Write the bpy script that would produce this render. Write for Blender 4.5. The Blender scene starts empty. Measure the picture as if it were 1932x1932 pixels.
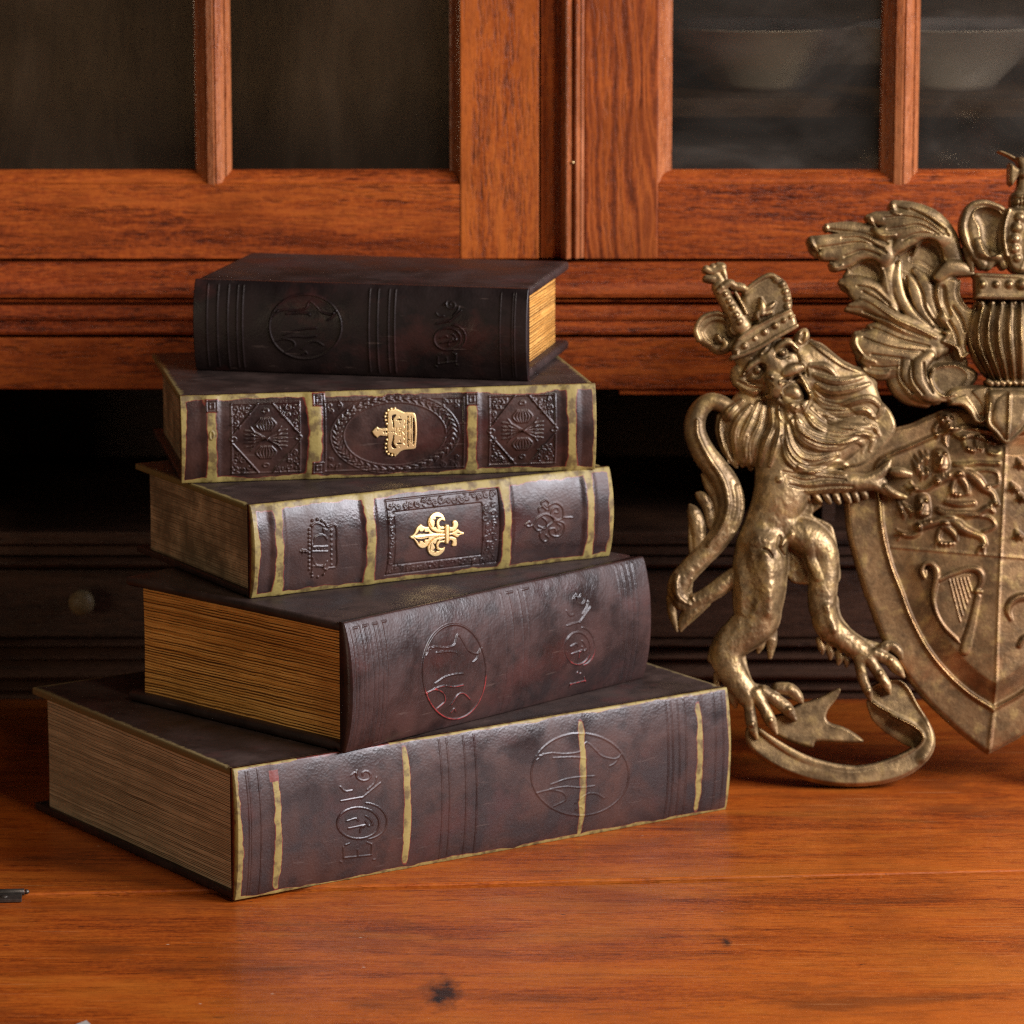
import bpy, bmesh, math, random
import numpy as np
from mathutils import Vector, Matrix

# ------------------------------------------------------------------ scene, camera
S = 3888.0
FPX = 4.088367929513386 * S
PITCH = math.radians(11.124177)
CAMH, CAMD = 0.6376322, 2.2642367
scene = bpy.context.scene
COL = scene.collection
cam_d = bpy.data.cameras.new("camera")
cam = bpy.data.objects.new("camera", cam_d)
COL.objects.link(cam)
cam.location = (0, -CAMD, CAMH)
cam.rotation_euler = (math.pi / 2 - PITCH, 0, 0)
cam_d.sensor_width = 36.0
cam_d.sensor_fit = 'HORIZONTAL'
cam_d.lens = 36.0 * FPX / S
cam_d.clip_start = 0.05
cam_d.clip_end = 100
cam_d.dof.use_dof = True
cam_d.dof.focus_distance = 2.24
cam_d.dof.aperture_fstop = 13.0
scene.camera = cam
CP, SP = math.cos(PITCH), math.sin(PITCH)

def ray(px, py):
    """direction of the view ray through a point of the photograph (3888 px frame)"""
    a = (px - S / 2) / FPX
    b = -(py - S / 2) / FPX
    return a, CP + b * SP, -SP + b * CP

def onY(px, py, Y):
    a, b, c = ray(px, py)
    t = (Y + CAMD) / b
    return a * t, CAMH + c * t

def onground(px, py, z=0.0):
    a, b, c = ray(px, py)
    t = (z - CAMH) / c
    return a * t, -CAMD + b * t

K = 3888.0 / 1932.0
def X(px, row, Y): return onY(px * K, row * K, Y)[0]
def Z(row, Y, px=966): return onY(px * K, row * K, Y)[1]

# ------------------------------------------------------------------ helpers
rng = np.random.default_rng(7)
random.seed(7)

def link(o, parent=None):
    COL.objects.link(o)
    if parent is not None:
        o.parent = parent
    return o

def empty(name, loc=(0, 0, 0), rotz=0.0, label=None, cat=None, group=None, parent=None):
    o = bpy.data.objects.new(name, None)
    o.empty_display_size = 0.02
    link(o, parent)
    o.location = loc
    o.rotation_euler = (0, 0, rotz)
    tag(o, label, cat, group)
    return o

def tag(o, label=None, cat=None, group=None, kind=None):
    if label: o['label'] = label
    if cat: o['category'] = cat
    if group: o['group'] = group
    if kind: o['kind'] = kind
    return o

def mesh_np(name, verts, quads, mat, parent=None, smooth=True, tris=None, attrs=None):
    me = bpy.data.meshes.new(name)
    verts = np.asarray(verts, np.float32)
    quads = np.asarray(quads, np.int32).reshape(-1, 4)
    me.vertices.add(len(verts))
    me.vertices.foreach_set("co", verts.ravel())
    me.loops.add(quads.size)
    me.loops.foreach_set("vertex_index", quads.ravel())
    me.polygons.add(len(quads))
    me.polygons.foreach_set("loop_start", np.arange(0, quads.size, 4, dtype=np.int32))
    me.polygons.foreach_set("use_smooth", np.full(len(quads), smooth))
    if attrs:
        for k, v in attrs.items():
            a = me.attributes.new(k, 'FLOAT', 'POINT')
            a.data.foreach_set("value", np.asarray(v, np.float32))
    me.update(calc_edges=True)
    me.materials.append(mat)
    return link(bpy.data.objects.new(name, me), parent)

def bm_obj(name, bm, mat, parent=None, smooth=False, loc=None):
    me = bpy.data.meshes.new(name)
    bmesh.ops.recalc_face_normals(bm, faces=bm.faces)
    bm.to_mesh(me)
    bm.free()
    me.materials.append(mat)
    if smooth:
        for p in me.polygons: p.use_smooth = True
    o = bpy.data.objects.new(name, me)
    link(o, parent)
    if loc: o.location = loc
    return o

def box_bm(x0, x1, y0, y1, z0, z1, bev=0.0, seg=2, bm=None):
    new = bmesh.new()
    bmesh.ops.create_cube(new, size=1.0)
    for v in new.verts:
        v.co = Vector(((x0 + x1) / 2 + v.co.x * (x1 - x0), (y0 + y1) / 2 + v.co.y * (y1 - y0), (z0 + z1) / 2 + v.co.z * (z1 - z0)))
    if bev > 0:
        bmesh.ops.bevel(new, geom=list(new.edges), offset=bev, segments=seg, profile=0.6, affect='EDGES')
    if bm is None: return new
    tmp = bpy.data.meshes.new("t"); new.to_mesh(tmp); new.free()
    bm.from_mesh(tmp); bpy.data.meshes.remove(tmp)
    return bm

def prism_bm(profile, a0, a1, axis, bm=None):
    """closed profile extruded along 'x' (profile = (y,z)) or 'z' (profile = (x,y))"""
    if bm is None: bm = bmesh.new()
    def mk(a):
        if axis == 'x': return [bm.verts.new((a, p, q)) for p, q in profile]
        return [bm.verts.new((p, q, a)) for p, q in profile]
    A, B = mk(a0), mk(a1)
    n = len(profile)
    for i in range(n):
        bm.faces.new((A[i], A[(i + 1) % n], B[(i + 1) % n], B[i]))
    bm.faces.new(A); bm.faces.new(B[::-1])
    return bm

def lathe_bm(prof, n=32, bm=None, M=None):
    """prof = (radius, height) list, axis along +z, optionally transformed"""
    if bm is None: bm = bmesh.new()
    rings = []
    for r, h in prof:
        ring = []
        for i in range(n):
            a = 2 * math.pi * i / n
            v = Vector((r * math.cos(a), r * math.sin(a), h))
            ring.append(bm.verts.new(M @ v if M else v))
        rings.append(ring)
    for A, B in zip(rings[:-1], rings[1:]):
        for i in range(n):
            bm.faces.new((A[i], A[(i + 1) % n], B[(i + 1) % n], B[i]))
    bm.faces.new(rings[0][::-1]); bm.faces.new(rings[-1])
    return bm

# ------------------------------------------------------------------ value noise (numpy)
def vnoise(x, y, seed=0):
    r = np.random.default_rng(seed)
    T = r.random((64, 64))
    xi = np.floor(x).astype(int); yi = np.floor(y).astype(int)
    fx = x - xi; fy = y - yi
    fx = fx * fx * (3 - 2 * fx); fy = fy * fy * (3 - 2 * fy)
    a = T[xi % 64, yi % 64]; b = T[(xi + 1) % 64, yi % 64]
    c = T[xi % 64, (yi + 1) % 64]; d = T[(xi + 1) % 64, (yi + 1) % 64]
    return (a * (1 - fx) + b * fx) * (1 - fy) + (c * (1 - fx) + d * fx) * fy

def fbm(x, y, seed=0, o=3):
    s = 0; a = 0.5; f = 1
    for i in range(o):
        s = s + a * (vnoise(x * f, y * f, seed + i) - 0.5)
        a *= 0.5; f *= 2.1
    return s

# ------------------------------------------------------------------ relief sculpting on a height grid
def cr(pts, n=7):
    P = np.asarray(pts, float)
    if len(P) < 3:
        if len(P) == 1: return P
        t = np.linspace(0, 1, n)[:, None]
        return P[0] * (1 - t) + P[1] * t
    Q = np.vstack([2 * P[0] - P[1], P, 2 * P[-1] - P[-2]])
    out = []
    for i in range(1, len(Q) - 2):
        p0, p1, p2, p3 = Q[i - 1], Q[i], Q[i + 1], Q[i + 2]
        t = np.linspace(0, 1, n, endpoint=False)[:, None]
        out.append(0.5 * (2 * p1 + (p2 - p0) * t + (2 * p0 - 5 * p1 + 4 * p2 - p3) * t ** 2 + (3 * p1 - p0 - 3 * p2 + p3) * t ** 3))
    out.append(P[-1:])
    return np.vstack(out)

def crc(pts, n=6):
    P = np.asarray(pts, float); N = len(P); out = []
    t = np.linspace(0, 1, n, endpoint=False)[:, None]
    for i in range(N):
        p0, p1, p2, p3 = P[i - 1], P[i], P[(i + 1) % N], P[(i + 2) % N]
        out.append(0.5 * (2 * p1 + (p2 - p0) * t + (2 * p0 - 5 * p1 + 4 * p2 - p3) * t ** 2 + (3 * p1 - p0 - 3 * p2 + p3) * t ** 3))
    return np.vstack(out)

def smax(a, b, k):
    if k <= 0: return np.maximum(a, b)
    h = np.clip(k - np.abs(a - b), 0, None) / k
    return np.maximum(a, b) + h * h * k * 0.25

class Relief:
    def __init__(s, u0, v0, u1, v1, step, filled=False):
        s.step = step
        s.u = np.arange(u0, u1 + step, step, dtype=float); s.v = np.arange(v0, v1 + step, step, dtype=float)
        s.U, s.V = np.meshgrid(s.u, s.v)
        s.Z = np.zeros(s.U.shape) if filled else np.full(s.U.shape, -1e4)
        s.D = np.full(s.U.shape, 1e3 if filled else -3 * step)
        s.C = np.zeros(s.U.shape)

    def _sl(s, a, b, c, d):
        i0 = int(max(0, np.floor((c - s.v[0]) / s.step))); i1 = int(min(len(s.v), np.ceil((d - s.v[0]) / s.step) + 1))
        j0 = int(max(0, np.floor((a - s.u[0]) / s.step))); j1 = int(min(len(s.u), np.ceil((b - s.u[0]) / s.step) + 1))
        if i1 <= i0 or j1 <= j0: return None
        return i0, i1, j0, j1

    def _stroke(s, pts, zc=0.0, k=1.0, p=2.0, n=7, closed=False):
        P = [tuple(q) + ((zc,) if len(q) == 3 else ()) for q in pts]
        P = crc(P, n) if closed else cr(P, n)
        if closed: P = np.vstack([P, P[:1]])
        if len(P) == 1: P = np.vstack([P, P + 1e-6])
        m = 2.6 * s.step
        R = np.maximum(P[:, 2], 1e-3)
        b = s._sl((P[:, 0] - R).min() - m, (P[:, 0] + R).max() + m, (P[:, 1] - R).min() - m, (P[:, 1] + R).max() + m)
        if b is None: return None
        i0, i1, j0, j1 = b
        sh = (i1 - i0, j1 - j0)
        sd = np.full(sh, -1e3); h = np.full(sh, -1e4); c = np.zeros(sh); q = np.zeros(sh)
        for A, B in zip(P[:-1], P[1:]):
            r = max(A[2], B[2]) + m
            bb = s._sl(min(A[0], B[0]) - r, max(A[0], B[0]) + r, min(A[1], B[1]) - r, max(A[1], B[1]) + r)
            if bb is None: continue
            a0, a1, c0, c1 = max(bb[0], i0), min(bb[1], i1), max(bb[2], j0), min(bb[3], j1)
            if a1 <= a0 or c1 <= c0: continue
            u = s.U[a0:a1, c0:c1]; v = s.V[a0:a1, c0:c1]
            dx, dy = B[0] - A[0], B[1] - A[1]
            L = dx * dx + dy * dy + 1e-12
            t = np.clip(((u - A[0]) * dx + (v - A[1]) * dy) / L, 0, 1)
            d = np.hypot(u - A[0] - t * dx, v - A[1] - t * dy)
            rr = np.maximum(A[2] + (B[2] - A[2]) * t, 1e-3); zz = A[3] + (B[3] - A[3]) * t
            e = np.clip(1 - (d / rr) ** p, 0, 1) ** (1.0 / p)
            sub = (slice(a0 - i0, a1 - i0), slice(c0 - j0, c1 - j0))
            nd = rr - d; nh = zz + k * rr * e
            w = nd > sd[sub]
            sd[sub] = np.where(w, nd, sd[sub]); c[sub] = np.where(w, zz, c[sub])
            h[sub] = np.maximum(h[sub], np.where(nd > -m, nh, -1e4))
            q[sub] = np.maximum(q[sub], np.where(nd > 0, np.clip(1 - (d / rr) ** 2, 0, 1), 0))
        return (slice(i0, i1), slice(j0, j1)), sd, h, c, q

    def _merge(s, sl, sd, h, c, sm):
        D, Zv, C = s.D[sl], s.Z[sl], s.C[sl]
        ins = sd > 0
        old = D > 0
        Zn = np.where(ins & old, smax(Zv, h, sm), np.where(ins, h, Zv))
        w = sd > D
        s.C[sl] = np.where(w, c, C)
        s.D[sl] = np.maximum(D, np.clip(sd, -3 * s.step, None))
        s.Z[sl] = Zn

    def tube(s, pts, zc=0.0, k=1.0, p=2.0, sm=0.0, closed=False, n=7):
        r = s._stroke(pts, zc, k, p, n, closed)
        if r: s._merge(r[0], r[1], r[2], r[3], sm)
        return s

    def over(s, pts, k=1.0, lift=0.0, n=7):
        """a strand laid over whatever surface is there"""
        r = s._stroke(pts, 0.0, k, 2.0, n)
        if not r: return s
        sl, sd, h, c, q = r
        D, Zv = s.D[sl], s.Z[sl]
        base = np.where(D > 0, Zv, np.maximum(s.C[sl], 0))
        R = np.maximum(h, 0)
        ins = sd > 0
        s.Z[sl] = np.where(ins, base + R + lift * (q > 0), Zv)
        w = ins & (D <= 0)
        s.D[sl] = np.maximum(D, np.clip(sd, -3 * s.step, None))
        return s

    def lock(s, pts, k=1.0, n=7):
        """a strand of hair: a round ridge with two finer grooves combed along it"""
        s.over(pts, k)
        P = cr(pts, 4); T = np.gradient(P[:, :2], axis=0); T /= np.linalg.norm(T, axis=1)[:, None] + 1e-9
        Nn = np.stack([-T[:, 1], T[:, 0]], 1)
        for f in (-0.42, 0.30):
            Q = P[:, :2] + Nn * (P[:, 2] * f)[:, None]
            s.add([(a[0], a[1], max(r * 0.2, 4.0)) for a, r in zip(Q, P[:, 2])], -k * float(P[:, 2].mean()) * 0.24, n=2)
        return s

    def polish(s, n=9, amp=9.0):
        """1 on the proud, rubbed edges, 0 on the sunk parts"""
        Z0 = s.Z.copy(); s.blur(n); d = Z0 - s.Z; s.Z = Z0
        return np.clip(0.5 + d / amp * 0.5, 0, 1)

    def add(s, pts, amp, closed=False, n=7, pw=1.0):
        """raise (or, amp < 0, engrave) a line"""
        r = s._stroke(pts, 0.0, 1.0, 2.0, n, closed)
        if not r: return s
        sl, q = r[0], r[4]
        s.Z[sl] += amp * q ** pw
        return s

    def _polyd(s, pts, m):
        P = np.asarray(pts, float)
        b = s._sl(P[:, 0].min() - m, P[:, 0].max() + m, P[:, 1].min() - m, P[:, 1].max() + m)
        if b is None: return None
        i0, i1, j0, j1 = b
        u = s.U[i0:i1, j0:j1]; v = s.V[i0:i1, j0:j1]
        d2 = np.full(u.shape, 1e12); ins = np.zeros(u.shape, bool)
        N = len(P)
        for i in range(N):
            A, B = P[i], P[(i + 1) % N]
            dx, dy = B[0] - A[0], B[1] - A[1]
            L = dx * dx + dy * dy + 1e-12
            t = np.clip(((u - A[0]) * dx + (v - A[1]) * dy) / L, 0, 1)
            d2 = np.minimum(d2, (u - A[0] - t * dx) ** 2 + (v - A[1] - t * dy) ** 2)
            if abs(dy) > 1e-9:
                cnd = (A[1] > v) != (B[1] > v)
                ins ^= cnd & (u < dx * (v - A[1]) / dy + A[0])
        d = np.sqrt(d2)
        return (slice(i0, i1), slice(j0, j1)), np.where(ins, d, -d)

    def poly(s, pts, zc=0.0, h=20.0, bev=20.0, sm=0.0, smooth=True, tilt=None, cut=False):
        """a filled shape with a rounded edge, 'tilt' = extra height as a function of (u, v)"""
        P = crc(pts) if smooth else pts
        r = s._polyd(P, 2.6 * s.step)
        if not r: return s
        sl, sd = r
        e = np.clip(sd / bev, 0, 1)
        hh = zc + h * np.sqrt(np.clip(1 - (1 - e) ** 2, 0, 1))
        if tilt is not None: hh = hh + tilt(s.U[sl], s.V[sl]) * np.clip(e, 0, 1)
        if cut:
            s.Z[sl] = np.where(sd > 0, hh, s.Z[sl])
            s.D[sl] = np.maximum(s.D[sl], np.clip(sd, -3 * s.step, None))
            return s
        s._merge(sl, sd, hh, np.full(sd.shape, zc), sm)
        return s

    def press(s, pts, amp, bev=10.0, smooth=True):
        """raise or sink a closed area"""
        P = crc(pts) if smooth else pts
        r = s._polyd(P, 1)
        if not r: return s
        sl, sd = r
        e = np.clip(sd / bev, 0, 1); e = e * e * (3 - 2 * e)
        s.Z[sl] += amp * e
        return s

    def hole(s, pts, smooth=True):
        P = crc(pts) if smooth else pts
        r = s._polyd(P, 2.6 * s.step)
        if not r: return s
        sl, sd = r
        s.D[sl] = np.minimum(s.D[sl], np.clip(-sd, -3 * s.step, None))
        return s

    def blur(s, n=1):
        M = (s.D > 0).astype(float)
        for _ in range(n):
            A = s.Z * M; num = np.zeros_like(A); den = np.zeros_like(A)
            for di in (-1, 0, 1):
                for dj in (-1, 0, 1):
                    w = (2 - abs(di)) * (2 - abs(dj))
                    num += w * np.roll(np.roll(A, di, 0), dj, 1); den += w * np.roll(np.roll(M, di, 0), dj, 1)
            s.Z = np.where(M > 0, num / np.maximum(den, 1e-9), s.Z)
        return s

    def build(s, name, fmap, mat, parent, back=None, attrs=None):
        """fmap(u, v, z) -> (n,3); 'back' = height of the flat back"""
        D = s.D; ins = D > 0
        cell = ins[:-1, :-1] | ins[1:, :-1] | ins[:-1, 1:] | ins[1:, 1:]
        use = np.zeros(D.shape, bool)
        use[:-1, :-1] |= cell; use[1:, :-1] |= cell; use[:-1, 1:] |= cell; use[1:, 1:] |= cell
        U, V, Zz = s.U.copy(), s.V.copy(), s.Z.copy()
        gv, gu = np.gradient(D, s.step)
        g2 = np.maximum(gu * gu + gv * gv, 0.05)
        out = use & ~ins
        du = np.clip(-D * gu / g2, -1.5 * s.step, 1.5 * s.step); dv = np.clip(-D * gv / g2, -1.5 * s.step, 1.5 * s.step)
        U[out] += du[out]; V[out] += dv[out]
        Zz[out] = s.C[out]
        idx = np.full(D.shape, -1, np.int64); n = int(use.sum()); idx[use] = np.arange(n)
        q = np.stack([idx[:-1, :-1][cell], idx[1:, :-1][cell], idx[1:, 1:][cell], idx[:-1, 1:][cell]], 1)
        verts = fmap(U[use], V[use], Zz[use]); quads = q
        if back is not None:
            vb = fmap(U[use], V[use], np.minimum(np.full(n, float(back)), Zz[use] - 0.5))
            sides = []
            cp = np.pad(cell, 1)
            c = cp[1:-1, 1:-1]
            up = c & ~cp[:-2, 1:-1]; dn = c & ~cp[2:, 1:-1]; lf = c & ~cp[1:-1, :-2]; rt = c & ~cp[1:-1, 2:]
            A, B, Cc, Dd = idx[:-1, :-1], idx[1:, :-1], idx[1:, 1:], idx[:-1, 1:]
            for m_, a, b in ((up, Dd, A), (lf, A, B), (dn, B, Cc), (rt, Cc, Dd)):
                a = a[m_]; b = b[m_]
                sides.append(np.stack([b, a, a + n, b + n], 1))
            verts = np.vstack([verts, vb]); quads = np.vstack([q, q[:, ::-1] + n] + sides)
        at = None
        if attrs: at = {k: (np.concatenate([v[use], np.zeros(len(verts) - n)]) if back is not None else v[use]) for k, v in attrs.items()}
        return mesh_np(name, verts, quads, mat, parent, True, attrs=at)

# ------------------------------------------------------------------ materials
def new_mat(name):
    m = bpy.data.materials.new(name); m.use_nodes = True
    nt = m.node_tree
    for n in list(nt.nodes): nt.nodes.remove(n)
    out = nt.nodes.new('ShaderNodeOutputMaterial'); b = nt.nodes.new('ShaderNodeBsdfPrincipled')
    nt.links.new(b.outputs[0], out.inputs[0])
    return m, nt, b

class N:
    def __init__(s, nt): s.nt = nt
    def __call__(s, typ, ins=None, **kw):
        n = s.nt.nodes.new(typ)
        for k, v in kw.items(): setattr(n, k, v)
        for k, v in (ins or {}).items():
            if isinstance(v, bpy.types.NodeSocket): s.nt.links.new(v, n.inputs[k])
            else: n.inputs[k].default_value = v
        return n
    def noise(s, vec, scale, detail=4, rough=0.55, dist=0.0):
        return s('ShaderNodeTexNoise', {'Vector': vec, 'Scale': scale, 'Detail': detail, 'Roughness': rough, 'Distortion': dist}).outputs['Fac']
    def map(s, vec, scale=(1, 1, 1), loc=(0, 0, 0), rot=(0, 0, 0)):
        return s('ShaderNodeMapping', {'Vector': vec, 'Scale': scale, 'Location': loc, 'Rotation': rot}).outputs[0]
    def ramp(s, fac, stops, interp='LINEAR'):
        n = s('ShaderNodeValToRGB', {'Fac': fac}); r = n.color_ramp; r.interpolation = interp
        while len(r.elements) < len(stops): r.elements.new(0.5)
        for e, (p, c) in zip(r.elements, stops):
            e.position = p
            e.color = (*c, 1) if isinstance(c, (tuple, list)) else (c, c, c, 1)
        return n.outputs[0]
    def mix(s, fac, a, b, mode='MIX'):
        n = s('ShaderNodeMix', data_type='RGBA', blend_type=mode)
        for i, v in ((0, fac), (6, a), (7, b)):
            if isinstance(v, bpy.types.NodeSocket): s.nt.links.new(v, n.inputs[i])
            else: n.inputs[i].default_value = (*v, 1) if isinstance(v, (tuple, list)) else v
        return n.outputs[2]
    def math(s, op, a, b=0.0, c=None, clamp=False):
        n = s('ShaderNodeMath', operation=op, use_clamp=clamp)
        for i, v in enumerate((a, b) if c is None else (a, b, c)):
            if isinstance(v, bpy.types.NodeSocket): s.nt.links.new(v, n.inputs[i])
            else: n.inputs[i].default_value = v
        return n.outputs[0]
    def bump(s, h, strength=0.3, dist=0.001, normal=None):
        ins = {'Height': h, 'Strength': strength, 'Distance': dist}
        if normal is not None: ins['Normal'] = normal
        return s('ShaderNodeBump', ins).outputs[0]

def wood(name, c_dark, c_mid, c_light, axis='x', scale=1.0, rough=0.36, figure=0.0, knots=None, pore=0.55, coat=0.0, rings=False, specks=False):
    m, nt, b = new_mat(name); n = N(nt)
    tc = n('ShaderNodeTexCoord').outputs['Object']
    oi = n('ShaderNodeObjectInfo').outputs['Random']
    off = n('ShaderNodeVectorMath', {0: tc, 1: n('ShaderNodeCombineXYZ', {0: n.math('MULTIPLY', oi, 3.7), 1: n.math('MULTIPLY', oi, 5.1), 2: n.math('MULTIPLY', oi, 4.3)}).outputs[0]}, operation='ADD').outputs[0]
    along, across = 2.2 * scale, 46.0 * scale
    def st(al, ac):
        return n.map(off, (al, ac, ac) if axis == 'x' else (ac, ac, al))
    broad = n.noise(st(1.3, 16 * scale), 1.0, 4, 0.6, 0.8)
    mid = n.noise(st(along * 2.5, across * 1.6), 1.0, 5, 0.65, 0.6)
    fine = n.noise(st(48 * scale, 420 * scale), 1.0, 4, 0.72, 0.3)
    pores = n.noise(st(85 * scale, 720 * scale), 1.0, 3, 0.6)
    mott = n.noise(n.map(off, (300, 300, 300)), 1.0, 5, 0.75)
    v = n.math('ADD', n.math('MULTIPLY', broad, 0.30), n.math('ADD', n.math('MULTIPLY', mid, 0.24), n.math('ADD', n.math('MULTIPLY', fine, 0.24), n.math('MULTIPLY', mott, 0.22))))
    if rings:
        w = n('ShaderNodeTexWave', {'Vector': n.map(off, (9, 9, 2.0) if axis == 'z' else (2.0, 9, 9)), 'Scale': 3.4, 'Distortion': 11.0, 'Detail': 3.0, 'Detail Scale': 1.2}, wave_type='RINGS', rings_direction='Y').outputs['Fac']
        v = n.math('ADD', n.math('MULTIPLY', v, 0.80), n.math('MULTIPLY', w, 0.20))
    col = n.ramp(v, [(0.40, c_dark), (0.475, c_mid), (0.55, c_light), (0.64, tuple(x * 0.85 for x in c_mid))])
    pm = n.ramp(pores, [(0.38, 1.0), (0.50, 0.0)])
    pm2 = n.math('MULTIPLY', pm, n.ramp(mid, [(0.35, 1.0), (0.6, 0.25)]))
    col = n.mix(n.math('MULTIPLY', pm2, pore), col, tuple(x * 0.28 for x in c_dark))
    blotch = n.noise(n.map(off, (9, 9, 9)), 1.0, 6, 0.68)
    col = n.mix(n.ramp(blotch, [(0.36, 0.6), (0.52, 0.0)]), col, tuple(x * 0.6 for x in c_mid), 'MIX')
    if knots:
        for (kx, ky, kr, st_) in knots:
            d = n('ShaderNodeVectorMath', {0: n.map(tc, (1, .36, 0), (-kx, -ky * .36, 0)), 1: (0, 0, 0)}, operation='DISTANCE').outputs['Value']
            d = n.math('ADD', d, n.math('MULTIPLY', n.math('SUBTRACT', n.noise(n.map(tc, (200, 90, 160)), 1.0, 5, 0.65), 0.5), kr * 1.6))
            col = n.mix(n.math('MULTIPLY', n.ramp(n.math('DIVIDE', d, kr), [(0.25, 1.0), (0.5, 0.6), (1.0, 0.0)]), st_), col, (0.012, 0.005, 0.004))
    if specks:
        b2 = n.noise(n.map(tc, (7, 20, 7), (2.2, 0.7, 0)), 1.0, 5, 0.62, 0.5)
        col = n.mix(n.ramp(b2, [(0.52, 0.0), (0.66, 0.40)]), col, (0.46, 0.140, 0.015))
        col = n.mix(n.ramp(b2, [(0.34, 0.6), (0.46, 0.0)]), col, (0.115, 0.026, 0.005))
        sc1 = n.noise(n.map(tc, (9, 900, 1), rot=(0, 0, .10)), 1.0, 2, 0.4)
        col = n.mix(n.ramp(sc1, [(0.69, 0.0), (0.72, 0.5)]), col, (0.05, 0.014, 0.004))
        sc2 = n.noise(n.map(tc, (14, 700, 1), rot=(0, 0, -.06)), 1.0, 2, 0.4)
        col = n.mix(n.ramp(sc2, [(0.70, 0.0), (0.73, 0.35)]), col, (0.60, 0.30, 0.12))
        sp = n.noise(n.map(tc, (60, 240, 60)), 1.0, 3, 0.6)
        col = n.mix(n.ramp(sp, [(0.705, 0.0), (0.73, 0.85)]), col, (0.02, 0.009, 0.006))
        vz = n('ShaderNodeTexVoronoi', {'Vector': n.map(tc, (26, 40, 1)), 'Scale': 1.0, 'Randomness': 1.0}).outputs['Distance']
        col = n.mix(n.ramp(vz, [(0.012, 0.8), (0.03, 0.0)]), col, (0.55, 0.42, 0.30))
    nt.links.new(col, b.inputs['Base Color'])
    rr = n.ramp(n.math('ADD', n.math('MULTIPLY', mid, 0.6), n.math('MULTIPLY', blotch, 0.4)), [(0.3, rough - 0.07), (0.7, rough + 0.12)])
    nt.links.new(rr, b.inputs['Roughness'])
    b.inputs['Specular IOR Level'].default_value = 0.32
    if coat:
        b.inputs['Coat Weight'].default_value = coat; b.inputs['Coat Roughness'].default_value = 0.22
    hgt = n.math('SUBTRACT', n.math('ADD', n.math('MULTIPLY', fine, 0.5), n.math('MULTIPLY', broad, 0.9)), n.math('MULTIPLY', pm2, 0.7))
    nt.links.new(n.bump(hgt, 0.45, 0.0007), b.inputs['Normal'])
    return m
# ------------------------------------------------------------------ the coat of arms
FR = {'A': (100, 800), 'B': (944, 0), 'C': (944, 1500), 'D': (0, 1800), 'E': (300, 3200), 'F': (944, 2900)}
def fr(f, L):
    a, b = FR[f]
    return [(p[0] + a, p[1] + b) + tuple(p[2:]) for p in L]
UNIT = 7.62e-5
LEAN = math.radians(12.0)
PB = np.array(onground(3250, 2988) + (0.0,))
PN = np.array([0.0, -math.cos(LEAN), math.sin(LEAN)])
ROOT = PB.copy()
def plaque(zoff=0.0, zs=1.0, flip=False):
    def f(u, v, z):
        if flip:
            du, dv = u - AX0[0], v - AX0[1]
            k = 2 * (du * AXD[0] + dv * AXD[1])
            u = AXD[0] * k - du + AX0[0]; v = AXD[1] * k - dv + AX0[1]
        px = 2450 + u / 2.0; py = 550 + v / 2.0
        a = (px - S / 2) / FPX; b = -(py - S / 2) / FPX
        d = np.stack([a, CP + b * SP, -SP + b * CP], 1)
        o = np.array([0, -CAMD, CAMH])
        t = ((PB - o) @ PN) / (d @ PN)
        return o + d * t[:, None] + PN * ((z * zs + zoff) * UNIT)[:, None] - ROOT
    return f
AX0, AX1 = np.array([2634.0, 4240.0]), np.array([2722.0, 2260.0])
AXD = (AX1 - AX0) / np.linalg.norm(AX1 - AX0)
def mir(L):
    out = []
    for p in L:
        q = np.array(p[:2]) - AX0
        r = 2 * AXD * (q @ AXD) - q + AX0
        out.append((r[0], r[1]) + tuple(p[2:]))
    return out
def sym(L):     # a half outline from axis to axis, closed by its mirror image
    return L + mir(L)[::-1]

def antique(name, c1=(0.41, 0.275, 0.13), c2=(0.21, 0.135, 0.06), metal=0.62, rough=0.42, desk_reflect=False):
    m, nt, b = new_mat(name); n = N(nt)
    tc = n('ShaderNodeTexCoord').outputs['Object']
    a = n.noise(n.map(tc, (38, 38, 38)), 1.0, 5, 0.62)
    f = n.noise(n.map(tc, (420, 420, 420)), 1.0, 3, 0.6)
    g = n.noise(n.map(tc, (120, 120, 120)), 1.0, 4, 0.6)
    col = n.mix(n.ramp(a, [(0.38, 0.0), (0.62, 1.0)]), c2, c1)
    col = n.mix(n.ramp(g, [(0.52, 0.0), (0.66, 0.55)]), col, (0.42, 0.29, 0.10))
    col = n.mix(n.ramp(f, [(0.30, 0.35), (0.40, 0.0)]), col, (0.06, 0.04, 0.022))
    col = n.mix(n.ramp(n.noise(n.map(tc, (70, 70, 70)), 1.0, 6, 0.7), [(0.39, 0.72), (0.57, 0.0)]), col, (0.075, 0.045, 0.020))
    if desk_reflect: col = n.mix(n.ramp(n.noise(n.map(tc, (16, 16, 16), (5, 3, 1)), 1.0, 4, 0.6), [(0.50, 0.0), (0.64, 0.75)]), col, (0.34, 0.125, 0.040))  # orange reflection of the desk, painted into the colour as patches
    nt.links.new(col, b.inputs['Base Color'])
    pol = n('ShaderNodeAttribute', attribute_name='polish').outputs['Fac']
    nt.links.new(n.math('ADD', n.math('MULTIPLY', pol, 0.75), metal - 0.42, clamp=True), b.inputs['Metallic'])
    rg = n.math('ADD', n.math('MULTIPLY', g, 0.30), rough - 0.13)
    nt.links.new(n.math('SUBTRACT', n.math('ADD', rg, 0.14), n.math('MULTIPLY', pol, 0.30)), b.inputs['Roughness'])
    h = n.math('ADD', n.math('MULTIPLY', f, 0.35), n.math('MULTIPLY', g, 0.8))
    nt.links.new(n.bump(h, 0.55, 0.0009), b.inputs['Normal'])
    return m
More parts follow.
